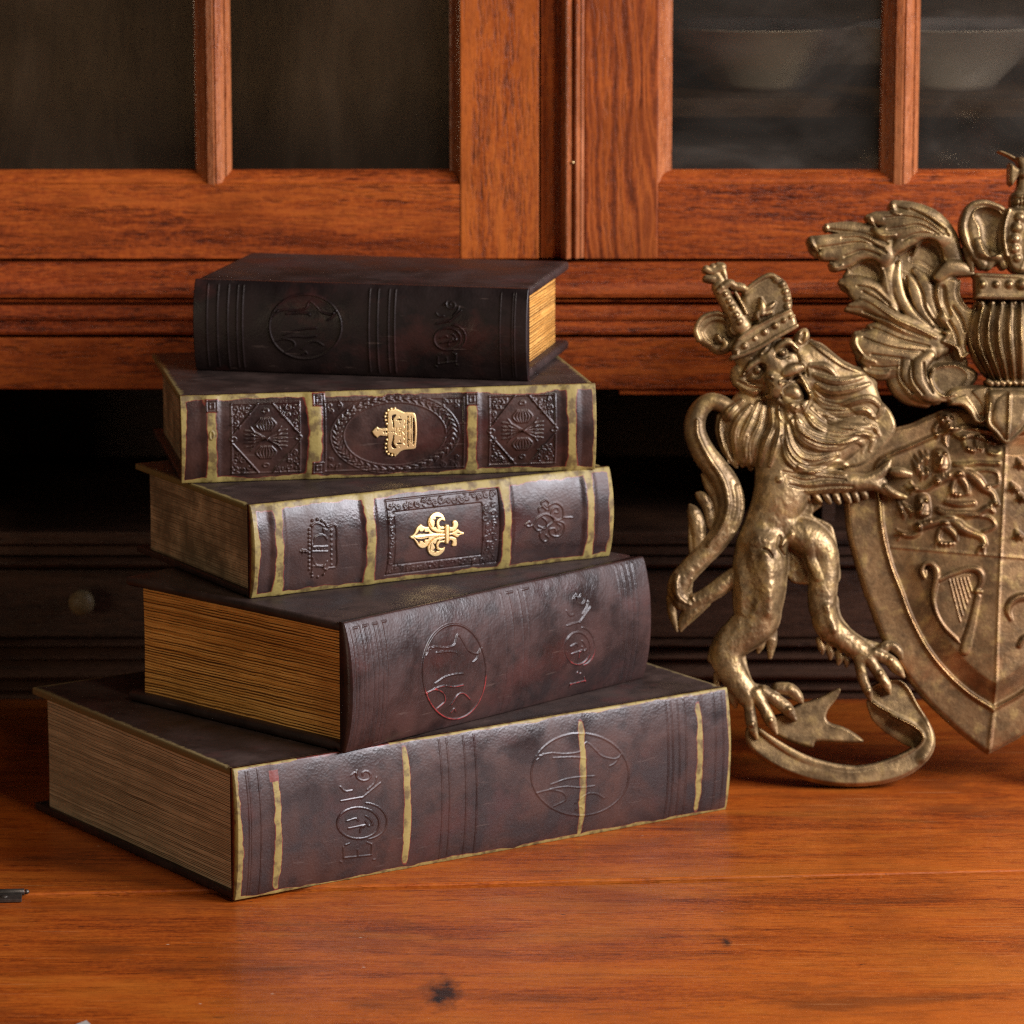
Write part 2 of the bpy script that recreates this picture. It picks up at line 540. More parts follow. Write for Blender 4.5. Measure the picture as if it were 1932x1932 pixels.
BRONZE = antique('bronze_paint', (0.31, 0.185, 0.082), (0.18, 0.098, 0.040), 0.66, 0.42, True)
GOLDP = antique("antique_gold_paint")

arms = empty('coat_of_arms', tuple(ROOT), 0, 'antique gold heraldic plaque with a crowned lion holding a shield', 'plaque')

# ---- shield
def build_shield():
    R = Relief(1480, 1980, 3930, 4720, 6)
    outer = fr('C', [(1640, 560), (1400, 500), (1235, 545), (1060, 620), (900, 655), (700, 690), (560, 760), (530, 900), (545, 1080), (570, 1240), (590, 1450), (640, 1650), (715, 1900)]) + \
        fr('F', [(740, 560), (850, 850), (1000, 1090), (1150, 1290), (1310, 1450), (1480, 1600)])
    tip = [(2596, 4632)]
    R.poly(crc(outer + tip + mir(outer)[::-1], 5).tolist() if False else (cr(outer + tip, 5).tolist() + mir(cr(outer, 5).tolist())[::-1]), 0, 55, 40, smooth=False)
    inner = fr('C', [(1700, 660), (1450, 620), (1240, 690), (1050, 770), (900, 830), (800, 900), (775, 1000), (800, 1160), (822, 1400), (880, 1660), (970, 1900)]) + \
        fr('F', [(1045, 700), (1170, 935), (1320, 1125), (1500, 1290)])
    itip = [(2634, 4310)]
    ip = cr(inner + itip, 5).tolist(); ip = ip + mir(cr(inner, 5).tolist())[::-1]
    def dome(U, V):
        ax = (U - AX0[0]) * AXD[1] - (V - AX0[1]) * AXD[0]
        ax = np.abs(ax)
        return 90 - ax * 0.085 - np.clip(ax - 500, 0, None) * 0.05
    rim = np.array(ip)
    # raised lip round the field, field itself a little sunk and keeled along the middle
    R.press(ip, 26, 16, smooth=False)
    sc = lambda L, k: [((p[0] - 2660) * k + 2660, (p[1] - 3150) * k + 3150) for p in L]
    R.press(sc(ip, 0.965), -30, 14, smooth=False)
    r = R._polyd(sc(ip, 0.955), 1)
    sl, sd = r
    R.Z[sl] += np.where(sd > 0, dome(R.U[sl], R.V[sl]) * np.clip(sd / 150, 0, 1), 0)
    # keel of the outer plate below the field
    R.add([(2634, 4300, 16), (2612, 4480, 18), (2600, 4620, 10)], 16)
    # quarter lines
    R.add([(2718, 2300, 9), (2690, 2900, 9), (2662, 3500, 9), (2640, 4260, 9)], 14)
    R.add(fr('C', [(920, 1556, 8), (1200, 1580, 8), (1700, 1622, 8), (1932, 1642, 8), (2300, 1672, 8)]), 11)
    return R

def lion_passant(R, P, dx, dy, s=1.0):
    def t(L): return [((x) * s + dx, (y) * s + dy, r * s) for x, y, r in L]
    return t

def _unused(): pass
def shield_charges(R):
    def o(f, L, k=0.75): R.over(fr(f, L), k * 1.25)
    C = 'C'
    # first lion (partly under the crest)
    o(C, [(1300, 560, 40), (1340, 600, 58), (1350, 660, 40)]); o(C, [(1325, 570, 18)], 1.1); o(C, [(1375, 575, 18)], 1.1); o(C, [(1345, 615, 20), (1340, 650, 24)], 1.0)
    o(C, [(1290, 600, 20), (1250, 660, 26), (1265, 730, 14)]); o(C, [(1340, 680, 22), (1320, 740, 24), (1335, 790, 10)])
    o(C, [(1380, 650, 36), (1440, 700, 46), (1540, 690, 42), (1620, 720, 38), (1690, 760, 24)])
    o(C, [(1600, 660, 16), (1680, 700, 16), (1740, 740, 14)]); o(C, [(1460, 730, 24), (1480, 800, 22), (1530, 830, 20)]); o(C, [(1560, 730, 22), (1560, 790, 22), (1600, 810, 16)])
    for i in range(5): o(C, [(1490 + i * 24, 800 + i * 2, 10), (1494 + i * 24, 832, 8)], 1.0)
    o(C, [(1640, 760, 22), (1650, 830, 24), (1700, 850, 18), (1735, 830, 10)])
    o(C, [(1400, 930, 24), (1470, 935, 28), (1560, 920, 22), (1720, 925, 22)], 0.7)
    # second lion
    o(C, [(1280, 860, 62), (1290, 930, 68)], 0.6); o(C, [(1262, 855, 20)], 1.0); o(C, [(1318, 848, 20)], 1.0); o(C, [(1290, 880, 22), (1275, 930, 28)], 0.9)
    for i in range(6): o(C, [(1235 + i * 20, 960, 12), (1228 + i * 24, 1010 + (i % 2) * 12, 8)], 0.8)
    for a in ((1100, 860, 1130, 950), (1140, 830, 1150, 920), (1180, 830, 1175, 930), (1080, 900, 1110, 1000), (1130, 960, 1140, 1050), (1180, 960, 1170, 1040)): o(C, [(a[0], a[1], 12), ((a[0] + a[2]) / 2 + 12, (a[1] + a[3]) / 2, 22), (a[2], a[3], 9)], 0.9)
    o(C, [(1270, 1050, 44), (1340, 1020, 42), (1430, 990, 36), (1500, 1000, 38), (1560, 1050, 42), (1610, 1110, 34), (1670, 1150, 26), (1700, 1220, 22)])
    o(C, [(1670, 1230, 24), (1720, 1235, 14)]); o(C, [(1560, 980, 13), (1640, 975, 14), (1710, 1000, 15), (1715, 1080, 15), (1640, 1098, 18)])
    o(C, [(1250, 1070, 32), (1170, 1120, 24), (1080, 1110, 22), (1020, 1090, 10)])
    for d in ((1060, 1060), (1040, 1120), (1065, 1150)): o(C, [(1090, 1110, 12), (d[0], d[1], 9)], 1.0)
    o(C, [(1420, 1010, 34), (1470, 1080, 30), (1490, 1150, 20)]); o(C, [(1390, 1050, 22), (1370, 1120, 24), (1400, 1160, 20), (1470, 1160, 14)])
    for i in range(4): o(C, [(1345 + i * 26, 1150, 10), (1338 + i * 28, 1180, 6)], 1.0)
    o(C, [(1330, 1215, 22), (1430, 1235, 30), (1530, 1225, 24)]); o(C, [(1270, 1275, 30), (1330, 1300, 34), (1450, 1300, 32), (1560, 1300, 28), (1640, 1260, 28), (1680, 1290, 16)])
    # third lion
    o(C, [(1150, 1200, 56), (1150, 1280, 64)], 0.6); o(C, [(1125, 1210, 18)], 1.0); o(C, [(1178, 1205, 18)], 1.0); o(C, [(1145, 1235, 20), (1120, 1285, 26)], 0.9)
    for i in range(6): o(C, [(1100 + i * 20, 1310, 12), (1095 + i * 22, 1360 + (i % 2) * 12, 8)], 0.8)
    for a in ((960, 1210, 1000, 1320), (1000, 1220, 1040, 1290), (980, 1270, 1010, 1340), (1050, 1250, 1060, 1330)): o(C, [(a[0], a[1], 10), ((a[0] + a[2]) / 2 + 10, (a[1] + a[3]) / 2, 20), (a[2], a[3], 8)], 0.9)
    o(C, [(1130, 1400, 40), (1210, 1375, 40), (1300, 1355, 34), (1390, 1365, 38), (1450, 1420, 42), (1520, 1450, 32), (1590, 1480, 26), (1615, 1530, 22)])
    o(C, [(1590, 1560, 26), (1560, 1600, 14)]); o(C, [(1600, 1560, 20), (1612, 1606, 10)])
    o(C, [(1470, 1335, 12), (1570, 1325, 13), (1660, 1340, 15), (1690, 1400, 15), (1610, 1440, 18)])
    o(C, [(1110, 1400, 30), (1120, 1450, 22), (1060, 1470, 24), (985, 1450, 22)])
    for d in ((955, 1420), (945, 1460), (965, 1500)): o(C, [(1000, 1455, 12), (d[0], d[1], 9)], 1.0)
    o(C, [(1310, 1390, 34), (1380, 1450, 30), (1400, 1500, 18)]); o(C, [(1280, 1420, 22), (1265, 1490, 24), (1300, 1530, 22), (1380, 1530, 16)])
    for i in range(4): o(C, [(1250 + i * 34, 1525, 10), (1245 + i * 36, 1556, 6)], 1.0)
    # claws of the neighbouring charge
    for cx, cy in ((1885, 930), (1835, 1110), (1895, 1185), (1870, 1470)):
        o(C, [(cx - 22, cy - 40, 12), (cx, cy, 30), (cx + 30, cy + 10, 20)], 0.9)
        for d in ((-40, 12), (-8, 40), (35, 36)): o(C, [(cx, cy, 14), (cx + d[0], cy + d[1], 8)], 1.0)
    F = 'F'
    o(F, [(1880, 900, 22), (1910, 850, 28), (1960, 830, 24), (2010, 860, 12)]); o(F, [(1812, 700, 16), (1790, 630, 26), (1830, 560, 34), (1920, 530, 34), (2010, 560, 26), (2050, 620, 10)])
    return R

def build_harp():
    R = Relief(2040, 3100, 2600, 3900, 4)
    f = lambda L: fr('F', L)
    R.poly(f([(1250, 470), (1300, 410), (1500, 350), (1560, 430), (1540, 520), (1440, 850), (1350, 800), (1270, 690), (1235, 560)]), 60, 16, 14)
    for i in range(6):
        x = 1350 + i * 27
        R.add(f([(x, 402 - i * 3, 5.5), (x + 75 - i * 9 + 8, 720 - i * 45, 5.0)]), 15, n=4)
    R.tube(f([(1275, 400, 26), (1340, 372, 24), (1410, 345, 24), (1490, 318, 28), (1560, 325, 34), (1595, 370, 34), (1590, 430, 28), (1560, 482, 22)]), 70, 1.2)
    R.tube(f([(1165, 385, 14), (1145, 335, 15), (1165, 285, 16), (1215, 280, 22), (1255, 330, 28), (1255, 390, 26), (1238, 470, 22), (1232, 560, 15), (1262, 670, 13), (1320, 765, 13), (1400, 845, 14), (1430, 880, 10)]), 70, 1.25)
    R.tube(f([(1170, 340, 16), (1175, 372, 13)]), 70, 1.0)
    R.poly(f([(1545, 505), (1600, 520), (1585, 620), (1530, 900), (1490, 975), (1435, 960), (1440, 880), (1500, 690)]), 66, 34, 26)
    R.tube(f([(1556, 488, 24), (1588, 492, 22)]), 80, 1.2)
    return R

def build_lion():
    R = Relief(20, 760, 2010, 4560, 5)
    D = lambda L: fr('D', L)
    A = lambda L: fr('A', L)
    E = lambda L: fr('E', L)
    # thin backing web between the limbs
    R.poly(D([(1180, 860), (1345, 925), (1265, 1010), (1400, 1080), (1440, 1180), (1462, 1330), (1465, 1520), (1250, 1540), (1085, 1500), (1060, 1250), (1090, 1050)]), 0, 24, 14)
    R.poly(A([(1040, 640), (1120, 690), (1240, 755), (1370, 850), (1560, 905), (1650, 1000), (1655, 1110), (1760, 1230), (1790, 1380), (1640, 1560), (1450, 1650), (900, 1640), (850, 1100)]), 0, 36, 22)
    R.tube(E([(1130, 250, 34), (1150, 380, 34), (1230, 490, 32), (1340, 570, 32), (1460, 610, 30)]), 0, 0.7)
    R.tube(E([(420, 620, 34), (440, 760, 34), (500, 900, 30), (620, 930, 24)]), 0, 0.6)
    # torso
    R.tube(D([(1010, 520, 190), (1030, 700, 200), (1030, 860, 205)]), 25, 0.62, sm=40)
    R.tube(D([(1030, 820, 205), (985, 960, 190), (915, 1110, 175), (880, 1250, 195)]), 25, 0.62, sm=50)
    # far thigh and leg
    R.tube(D([(1110, 1140, 120), (1230, 1190, 140), (1335, 1290, 122), (1352, 1440, 112), (1342, 1580, 110), (1340, 1700, 104)]) + E([(1055, 350, 100), (1085, 450, 104), (1180, 535, 92), (1290, 615, 82), (1370, 680, 84)]), 25, 0.78, sm=45)
    R.tube(D([(1230, 1200, 44), (1240, 1330, 42), (1300, 1480, 40)]), 80, 0.8, sm=40)
    # near thigh and leg
    R.tube(D([(880, 1250, 196), (868, 1400, 208), (862, 1560, 204), (850, 1700, 186)]) + E([(545, 400, 168), (450, 500, 150), (345, 590, 132), (310, 680, 122), (348, 790, 108), (410, 890, 98), (480, 980, 92)]), 30, 0.72, sm=45)
    R.add(D([(900, 1320, 90), (930, 1450, 96), (930, 1600, 90), (930, 1750, 70)]), 30, pw=2)
    R.add(D([(720, 1280, 70), (760, 1420, 84), (790, 1600, 80), (770, 1720, 60)]), -24, pw=2)
    R.add(D([(880, 1270, 12), (920, 1290, 13), (950, 1330, 10)]), -26)
    R.add(D([(1010, 1180, 16), (1000, 1260, 16), (1040, 1320, 12)]), -26)
    R.add(D([(1030, 1240, 26), (1070, 1195, 44), (1095, 1160, 26)]), 20, pw=2)
    R.add(D([(850, 1200, 90), (920, 1220, 84)]), 22, pw=2)
    R.add(E([(1070, 310, 50), (1095, 400, 56), (1120, 480, 46)]), 20, pw=2)
    # tufts
    for a in ([(575, 500, 34), (572, 580, 40), (555, 650, 14)], [(650, 420, 40), (655, 560, 44), (645, 690, 16)], [(240, 820, 24), (245, 900, 26), (250, 960, 8)], [(350, 960, 40), (370, 1010, 36), (385, 1070, 10)],
              [(1020, 560, 26), (1040, 620, 28), (1042, 665, 8)], [(1090, 600, 30), (1105, 660, 28), (1102, 705, 9)], [(1165, 650, 28), (1172, 705, 26), (1162, 745, 8)], [(1215, 690, 24), (1228, 730, 20), (1225, 765, 7)]):
        R.tube(E(a), 6, 0.8, sm=8)
    for a in ([(250, 560, 30), (220, 620, 30), (190, 680, 14)], [(210, 640, 26), (195, 700, 24), (215, 740, 10)]):
        R.tube(E(a), 20, 0.8, sm=20)
    # toes
    for a, z in (([(700, 925, 44), (790, 935, 50), (850, 985, 40), (885, 1032, 12)], 30), ([(590, 950, 52), (700, 1020, 48), (775, 1085, 46), (830, 1160, 18)], 48), ([(530, 960, 48), (600, 1080, 42), (650, 1180, 40), (690, 1262, 12)], 60), ([(465, 960, 46), (488, 1080, 40), (505, 1200, 40), (540, 1300, 14)], 50),
                 ([(1460, 650, 44), (1545, 600, 42), (1610, 640, 38), (1640, 695, 12)], 34), ([(1430, 660, 46), (1545, 712, 44), (1600, 775, 40), (1652, 835, 12)], 52), ([(1390, 700, 42), (1470, 815, 40), (1525, 900, 32), (1550, 965, 9)], 58), ([(1318, 700, 42), (1348, 850, 36), (1390, 960, 28), (1405, 1012, 9)], 48)):
        R.tube(E(a), z, 0.85, sm=18)
    for x, y in ((780, 1085), (640, 1165), (500, 1195), (1550, 705), (1465, 810), (1385, 945)): R.over(E([(x, y, 26)]), 0.5)
    # tail
    T1 = [(660, 250, 60), (590, 175, 62), (480, 155, 66), (395, 240, 74), (375, 380, 80), (435, 530, 88), (530, 660, 94), (612, 790, 102), (648, 930, 102), (618, 1070, 98), (535, 1210, 88), (430, 1325, 82), (330, 1430, 82), (262, 1520, 84), (245, 1610, 74), (300, 1685, 60), (400, 1655, 60), (510, 1595, 66), (600, 1530, 70), (700, 1450, 60)]
    for a in ([(560, 1040, 40), (545, 900, 48), (490, 790, 44), (432, 705, 12)], [(500, 1090, 40), (475, 960, 44), (430, 880, 42), (392, 850, 14)], [(400, 1300, 46), (400, 1130, 60), (372, 1010, 54), (338, 938, 14)], [(360, 1340, 26), (345, 1200, 22), (335, 1080, 10)]):
        R.tube(D(a), 8, 0.7, sm=4)
    R.tube(D([(430, 1655, 72), (340, 1750, 64), (285, 1830, 40), (268, 1892, 9)]), 6, 0.7); R.tube(D([(200, 1640, 42), (205, 1760, 34), (238, 1892, 9)]), 10, 0.7, sm=12)
    R.tube(D(T1), 24, 0.72)
    R.add(D([(385, 300, 18), (395, 420, 24), (480, 590, 26), (570, 730, 28), (612, 870, 28), (608, 1000, 26), (560, 1120, 24), (470, 1240, 20)]), 20)
    R.add(D([(690, 800, 30), (708, 960, 34), (660, 1120, 30)]), -18, pw=2)
    R.over(D([(232, 1470, 20), (222, 1560, 30), (250, 1640, 24), (330, 1690, 14)]), 0.6); R.over(D([(350, 1500, 12), (335, 1590, 20), (360, 1660, 12)]), 0.6)
    # mane behind and below the head
    R.tube(D([(790, 200, 150), (790, 380, 170), (800, 520, 130)]), 12, 0.42, sm=50)
    R.tube(D([(1080, 250, 190), (1160, 420, 230), (1260, 520, 200), (1420, 480, 160), (1600, 380, 120)]), 35, 0.42, sm=30)
    R.tube(A([(1150, 860, 170), (1300, 980, 170), (1480, 1060, 150), (1580, 1180, 110)]), 25, 0.42, sm=30)
    for a in ([(720, 150, 24), (620, 250, 40), (585, 380, 40), (640, 600, 22)], [(790, 190, 24), (700, 300, 38), (665, 430, 38), (695, 620, 20)], [(850, 170, 24), (790, 300, 36), (735, 440, 38), (735, 635, 18)], [(890, 190, 22), (865, 330, 34), (810, 460, 36), (800, 660, 18)], [(940, 210, 22), (950, 330, 34), (900, 460, 36), (850, 640, 16)], [(1000, 240, 22), (1005, 380, 34), (975, 500, 34), (930, 640, 16)], [(560, 260, 20), (555, 380, 26), (610, 540, 26), (690, 645, 16)], [(770, 420, 16), (760, 540, 24), (790, 650, 14)]):
        R.lock(D(a), 0.85)
    # shoulder and fore-leg
    R.tube(D([(1000, 740, 84), (1150, 765, 98), (1340, 765, 88), (1540, 765, 76), (1700, 768, 62), (1780, 770, 46)]), 70, 0.78, sm=12)
    R.tube(D([(1640, 760, 50), (1740, 720, 46), (1810, 660, 34), (1850, 600, 9)]), 80, 0.8, sm=12)
    R.tube(D([(1700, 770, 44), (1790, 815, 36), (1850, 850, 30), (1880, 880, 10)]), 80, 0.8, sm=8)
    R.tube(D([(1860, 680, 30), (1920, 690, 40), (1990, 705, 26), (2040, 715, 8)]), 96, 0.85)
    R.tube(D([(1800, 800, 30), (1870, 850, 30), (1960, 880, 16)]), 92, 0.85)
    for a in ([(1190, 812, 26), (1215, 860, 26), (1240, 902, 14)], [(1265, 830, 26), (1295, 880, 26), (1325, 915, 14)], [(1345, 835, 26), (1370, 880, 26), (1395, 918, 14)], [(1425, 838, 26), (1445, 885, 26), (1465, 920, 14)], [(1500, 835, 26), (1525, 880, 26), (1545, 915, 14)], [(1570, 830, 26), (1588, 870, 26), (1604, 905, 14)], [(1630, 825, 26), (1655, 860, 28), (1668, 880, 18)]):
        R.tube(D(a), 56, 0.9, sm=4)
    R.over(D([(1000, 745, 30)]), 0.5)
    for a in ([(1060, 720, 12), (1200, 760, 16), (1340, 740, 16), (1500, 750, 10)], [(1080, 790, 12), (1220, 815, 16), (1400, 800, 14), (1560, 800, 8)], [(1030, 690, 12), (1150, 710, 14), (1300, 700, 14), (1450, 690, 8)]):
        R.add(D(a), -16)
    # strands of the mane sweeping right
    for a in ([(1250, 200, 20), (1400, 300, 34), (1560, 345, 32), (1720, 350, 20), (1770, 410, 10)], [(1200, 225, 22), (1290, 330, 38), (1430, 385, 38), (1600, 390, 30), (1740, 415, 16)], [(1140, 270, 24), (1185, 370, 40), (1320, 435, 42), (1500, 450, 36), (1640, 405, 28), (1715, 440, 22), (1695, 525, 12)], [(1110, 300, 24), (1165, 420, 42), (1290, 492, 44), (1440, 500, 36), (1570, 450, 26), (1640, 480, 20), (1640, 540, 10)], [(1060, 340, 22), (1090, 480, 42), (1170, 580, 46), (1290, 600, 40), (1440, 560, 26)], [(1030, 430, 20), (1075, 580, 40), (1180, 662, 44), (1275, 670, 38), (1360, 632, 28), (1450, 610, 20), (1560, 660, 8)], [(1150, 650, 20), (1270, 690, 30), (1370, 680, 28), (1500, 700, 18)]):
        R.lock(D(a), 0.85)
    for a in ([(1140, 880, 18), (1260, 895, 32), (1340, 965, 14)], [(1170, 955, 20), (1300, 1000, 34), (1420, 1000, 32), (1560, 960, 12)], [(1190, 1030, 22), (1300, 1080, 34), (1460, 1062, 34), (1590, 1020, 12)], [(1170, 1095, 22), (1250, 1170, 36), (1380, 1190, 38), (1500, 1150, 34), (1600, 1135, 30), (1680, 1195, 24), (1655, 1265, 20), (1600, 1275, 12)], [(1170, 1180, 22), (1250, 1235, 34), (1400, 1245, 36), (1560, 1225, 26), (1640, 1300, 12)], [(1560, 1290, 14), (1620, 1330, 22), (1660, 1400, 12)], [(1150, 700, 22), (1260, 780, 30), (1400, 880, 24), (1520, 930, 12)]):
        R.lock(A(a), 0.85)
    # head
    R.tube(A([(760, 790, 190), (840, 880, 205), (900, 960, 170)]), 40, 0.62, sm=20)
    R.tube(A([(600, 930, 55), (640, 1010, 60), (720, 1060, 60)]), 60, 0.7, sm=25)
    R.tube(A([(1040, 780, 70), (1100, 880, 80), (1120, 1000, 70)]), 50, 0.7, sm=25)
    R.tube(A([(820, 815, 78), (890, 895, 86), (950, 940, 74)]), 138, 0.6, sm=40)           # bridge
    R.tube(A([(950, 948, 44), (1008, 920, 54), (1064, 900, 38)]), 170, 0.8, sm=6)           # nose
    R.add(A([(935, 985, 14), (965, 990, 12)]), -34); R.add(A([(1065, 950, 12), (1085, 935, 10)]), -34)
    R.tube(A([(850, 975, 60), (890, 1035, 74), (872, 1095, 50)]), 150, 0.75, sm=10)         # left muzzle
    R.tube(A([(1050, 990, 22), (1092, 1020, 26), (1122, 1085, 20)]), 104, 0.8, sm=4)
    R.add(A([(915, 1005, 10), (985, 992, 15), (1050, 962, 15), (1095, 935, 10)]), -34)
    R.poly(A([(920, 1085), (955, 1030), (1030, 1012), (1072, 1060), (1098, 1125), (1050, 1170), (970, 1160)]), 112, 4, 10, cut=True)   # open mouth
    R.tube(A([(962, 1090, 42), (1008, 1085, 52), (1034, 1108, 42)]), 118, 0.75, sm=4)        # tongue
    R.tube(A([(930, 1110, 18), (990, 1185, 44), (1060, 1200, 46), (1110, 1160, 22)]), 122, 0.8, sm=8)   # lower jaw
    R.tube(A([(812, 1115, 22), (880, 1135, 20), (950, 1190, 20), (1000, 1265, 10)]), 120, 0.8, sm=4)
    R.tube(A([(1060, 955, 14), (1105, 1040, 16), (1140, 1110, 20), (1130, 1140, 14)]), 130, 0.8)
    for x, y, r in ((990, 1188, 24), (1028, 1208, 18), (1122, 1112, 22), (920, 1105, 14), (1075, 1185, 16), (905, 1020, 16), (835, 975, 16)): R.over(A([(x, y, r)]), 0.8)
    R.poly(A([(872, 800), (905, 755), (955, 748), (975, 790), (945, 828), (900, 835)]), 140, -6, 16, cut=True)
    R.poly(A([(695, 945), (715, 890), (765, 870), (800, 900), (770, 960), (725, 975)]), 124, -6, 16, cut=True)
    R.tube(A([(924, 792, 32)]), 142, 0.9); R.tube(A([(742, 920, 32)]), 126, 0.9)
    R.tube(A([(866, 790, 18), (905, 735, 30), (970, 712, 30), (1036, 760, 18)]), 160, 0.8, sm=6); R.tube(A([(640, 950, 18), (690, 885, 30), (760, 850, 28), (812, 872, 18)]), 150, 0.8, sm=6)
    R.tube(A([(880, 845, 10), (930, 850, 12), (980, 825, 10)]), 146, 0.7, sm=4); R.tube(A([(690, 985, 10), (740, 995, 12), (795, 965, 10)]), 136, 0.7, sm=4)
    R.tube(A([(1060, 690, 46), (1085, 660, 52), (1100, 625, 26)]), 70, 0.8, sm=4); R.add(A([(1075, 690, 18), (1090, 645, 18)]), -26)
    R.tube(A([(585, 960, 44), (600, 1005, 42)]), 55, 0.8, sm=4)
    for a in ([(600, 1010, 14), (680, 1050, 18), (760, 1060, 12)], [(640, 940, 12), (690, 1010, 14), (770, 1030, 10)]): R.add(A(a), -14)
    # cheek folds, whisker rows and a combed beard
    for a in ([(800, 985, 10), (845, 1000, 10)], [(800, 1020, 10), (850, 1050, 10)], [(1060, 860, 12), (1100, 900, 14), (1120, 960, 10)], [(985, 760, 10), (1040, 800, 12), (1060, 860, 8)], [(780, 800, 10), (820, 760, 12), (850, 700, 8)], [(700, 830, 10), (740, 790, 12), (790, 750, 8)]): R.add(A(a), -18)
    for a in ([(960, 1230, 14), (980, 1290, 20), (1010, 1340, 10)], [(1010, 1230, 14), (1050, 1290, 20), (1090, 1330, 10)], [(1080, 1200, 14), (1120, 1250, 18), (1170, 1270, 8)], [(900, 1180, 12), (900, 1250, 18), (930, 1310, 8)]): R.lock(A(a), 0.8)
    M = np.clip((R.V - 2450) / 300, 0, 1)
    R.Z += np.where(R.D > 0, M * (fbm(R.U / 46, R.V / 70, 51, 3) * 12 + fbm(R.U / 13, R.V / 22, 55, 3) * 5) + fbm(R.U / 18, R.V / 18, 58, 3) * 3, 0)
    R.blur(1)
    return R

def build_lion_crown():
    R = Relief(330, 880, 1260, 1760, 4)
    A = lambda L: fr('A', L)
    R.poly(A([(275, 610), (320, 525), (420, 490), (510, 510), (600, 600), (600, 700), (530, 780), (440, 800), (380, 760), (300, 700)]), 70, 36, 34)      # left cap lobe
    R.poly(A([(330, 640), (370, 570), (450, 545), (530, 590), (560, 680), (480, 720), (400, 720)]), 88, -10, 24, cut=True)
    R.poly(A([(610, 420), (640, 320), (720, 255), (830, 205), (930, 230), (985, 320), (1000, 440), (960, 500), (800, 560), (650, 570)]), 80, 50, 50)
    R.tube(A([(300, 690, 18), (278, 610, 20), (330, 522, 20), (430, 492, 18), (500, 510, 14)]), 110, 0.9, sm=6)
    R.tube(A([(640, 330, 16), (730, 255, 18), (830, 208, 20), (900, 235, 18)]), 130, 0.9, sm=4)
    for x, y in ((880, 240), (925, 275), (950, 330), (962, 385), (965, 440)): R.tube(A([(x, y, 34)]), 118, 0.9, sm=4)
    R.poly(A([(560, 800), (545, 745), (600, 660), (720, 590), (860, 520), (975, 470), (1010, 500), (1025, 595), (860, 680), (700, 770), (580, 830)]), 120, 44, 30)
    R.tube(A([(545, 830, 17), (640, 800, 18), (760, 745, 18), (880, 672, 18), (1030, 590, 15)]), 160, 0.9); R.tube(A([(560, 770, 10), (690, 690, 12), (830, 600, 12), (1010, 515, 10)]), 158, 0.9, sm=3)
    R.tube(A([(590, 690, 16), (720, 600, 17), (850, 532, 17), (980, 472, 15)]), 158, 0.9)
    for x, y, r in ((580, 790, 18), (640, 745, 26), (715, 690, 17), (790, 640, 26), (870, 590, 27), (935, 550, 22), (985, 525, 16)): R.over(A([(x, y, r)]), 0.8)
    R.tube(A([(620, 590, 70), (560, 480, 66), (500, 380, 56), (450, 290, 52)]), 130, 0.7, sm=6)                                                          # front arch
    for x, y, r in ((600, 560, 28), (575, 510, 26), (545, 455, 26), (520, 405, 24), (495, 350, 24), (470, 300, 26)): R.over(A([(x, y, r)]), 0.8)
    R.tube(A([(655, 500, 12), (610, 410, 12), (570, 340, 10)]), 170, 0.9, sm=3)
    R.tube(A([(560, 290, 32), (620, 300, 30), (640, 315, 18)]), 150, 0.8, sm=4); R.tube(A([(445, 330, 26), (520, 270, 30), (560, 285, 24)]), 160, 0.8, sm=4)
    R.tube(A([(470, 270, 40), (430, 200, 38), (405, 150, 34)]), 130, 0.8, sm=6)                                                                          # cross
    R.tube(A([(350, 160, 28), (400, 180, 26), (470, 150, 34), (440, 130, 22)]), 140, 0.8, sm=4); R.tube(A([(350, 230, 24), (400, 235, 28), (440, 215, 20)]), 140, 0.8, sm=4)
    R.tube(A([(470, 130, 16), (485, 190, 22), (500, 240, 14)]), 146, 0.8, sm=3)
    for a in ([(770, 500, 26), (770, 440, 28), (760, 385, 12)], [(790, 470, 22), (830, 450, 26), (862, 420, 14)], [(760, 480, 20), (735, 500, 22), (740, 540, 14)], [(800, 500, 20), (840, 490, 16)]): R.tube(A(a), 165, 0.8, sm=4)
    for a in ([(540, 600, 22), (560, 640, 24), (600, 650, 14)], [(480, 690, 20), (500, 730, 24), (470, 770, 14)], [(440, 660, 16), (460, 700, 18)]): R.tube(A(a), 120, 0.8, sm=4)
    R.blur(1)
    return R

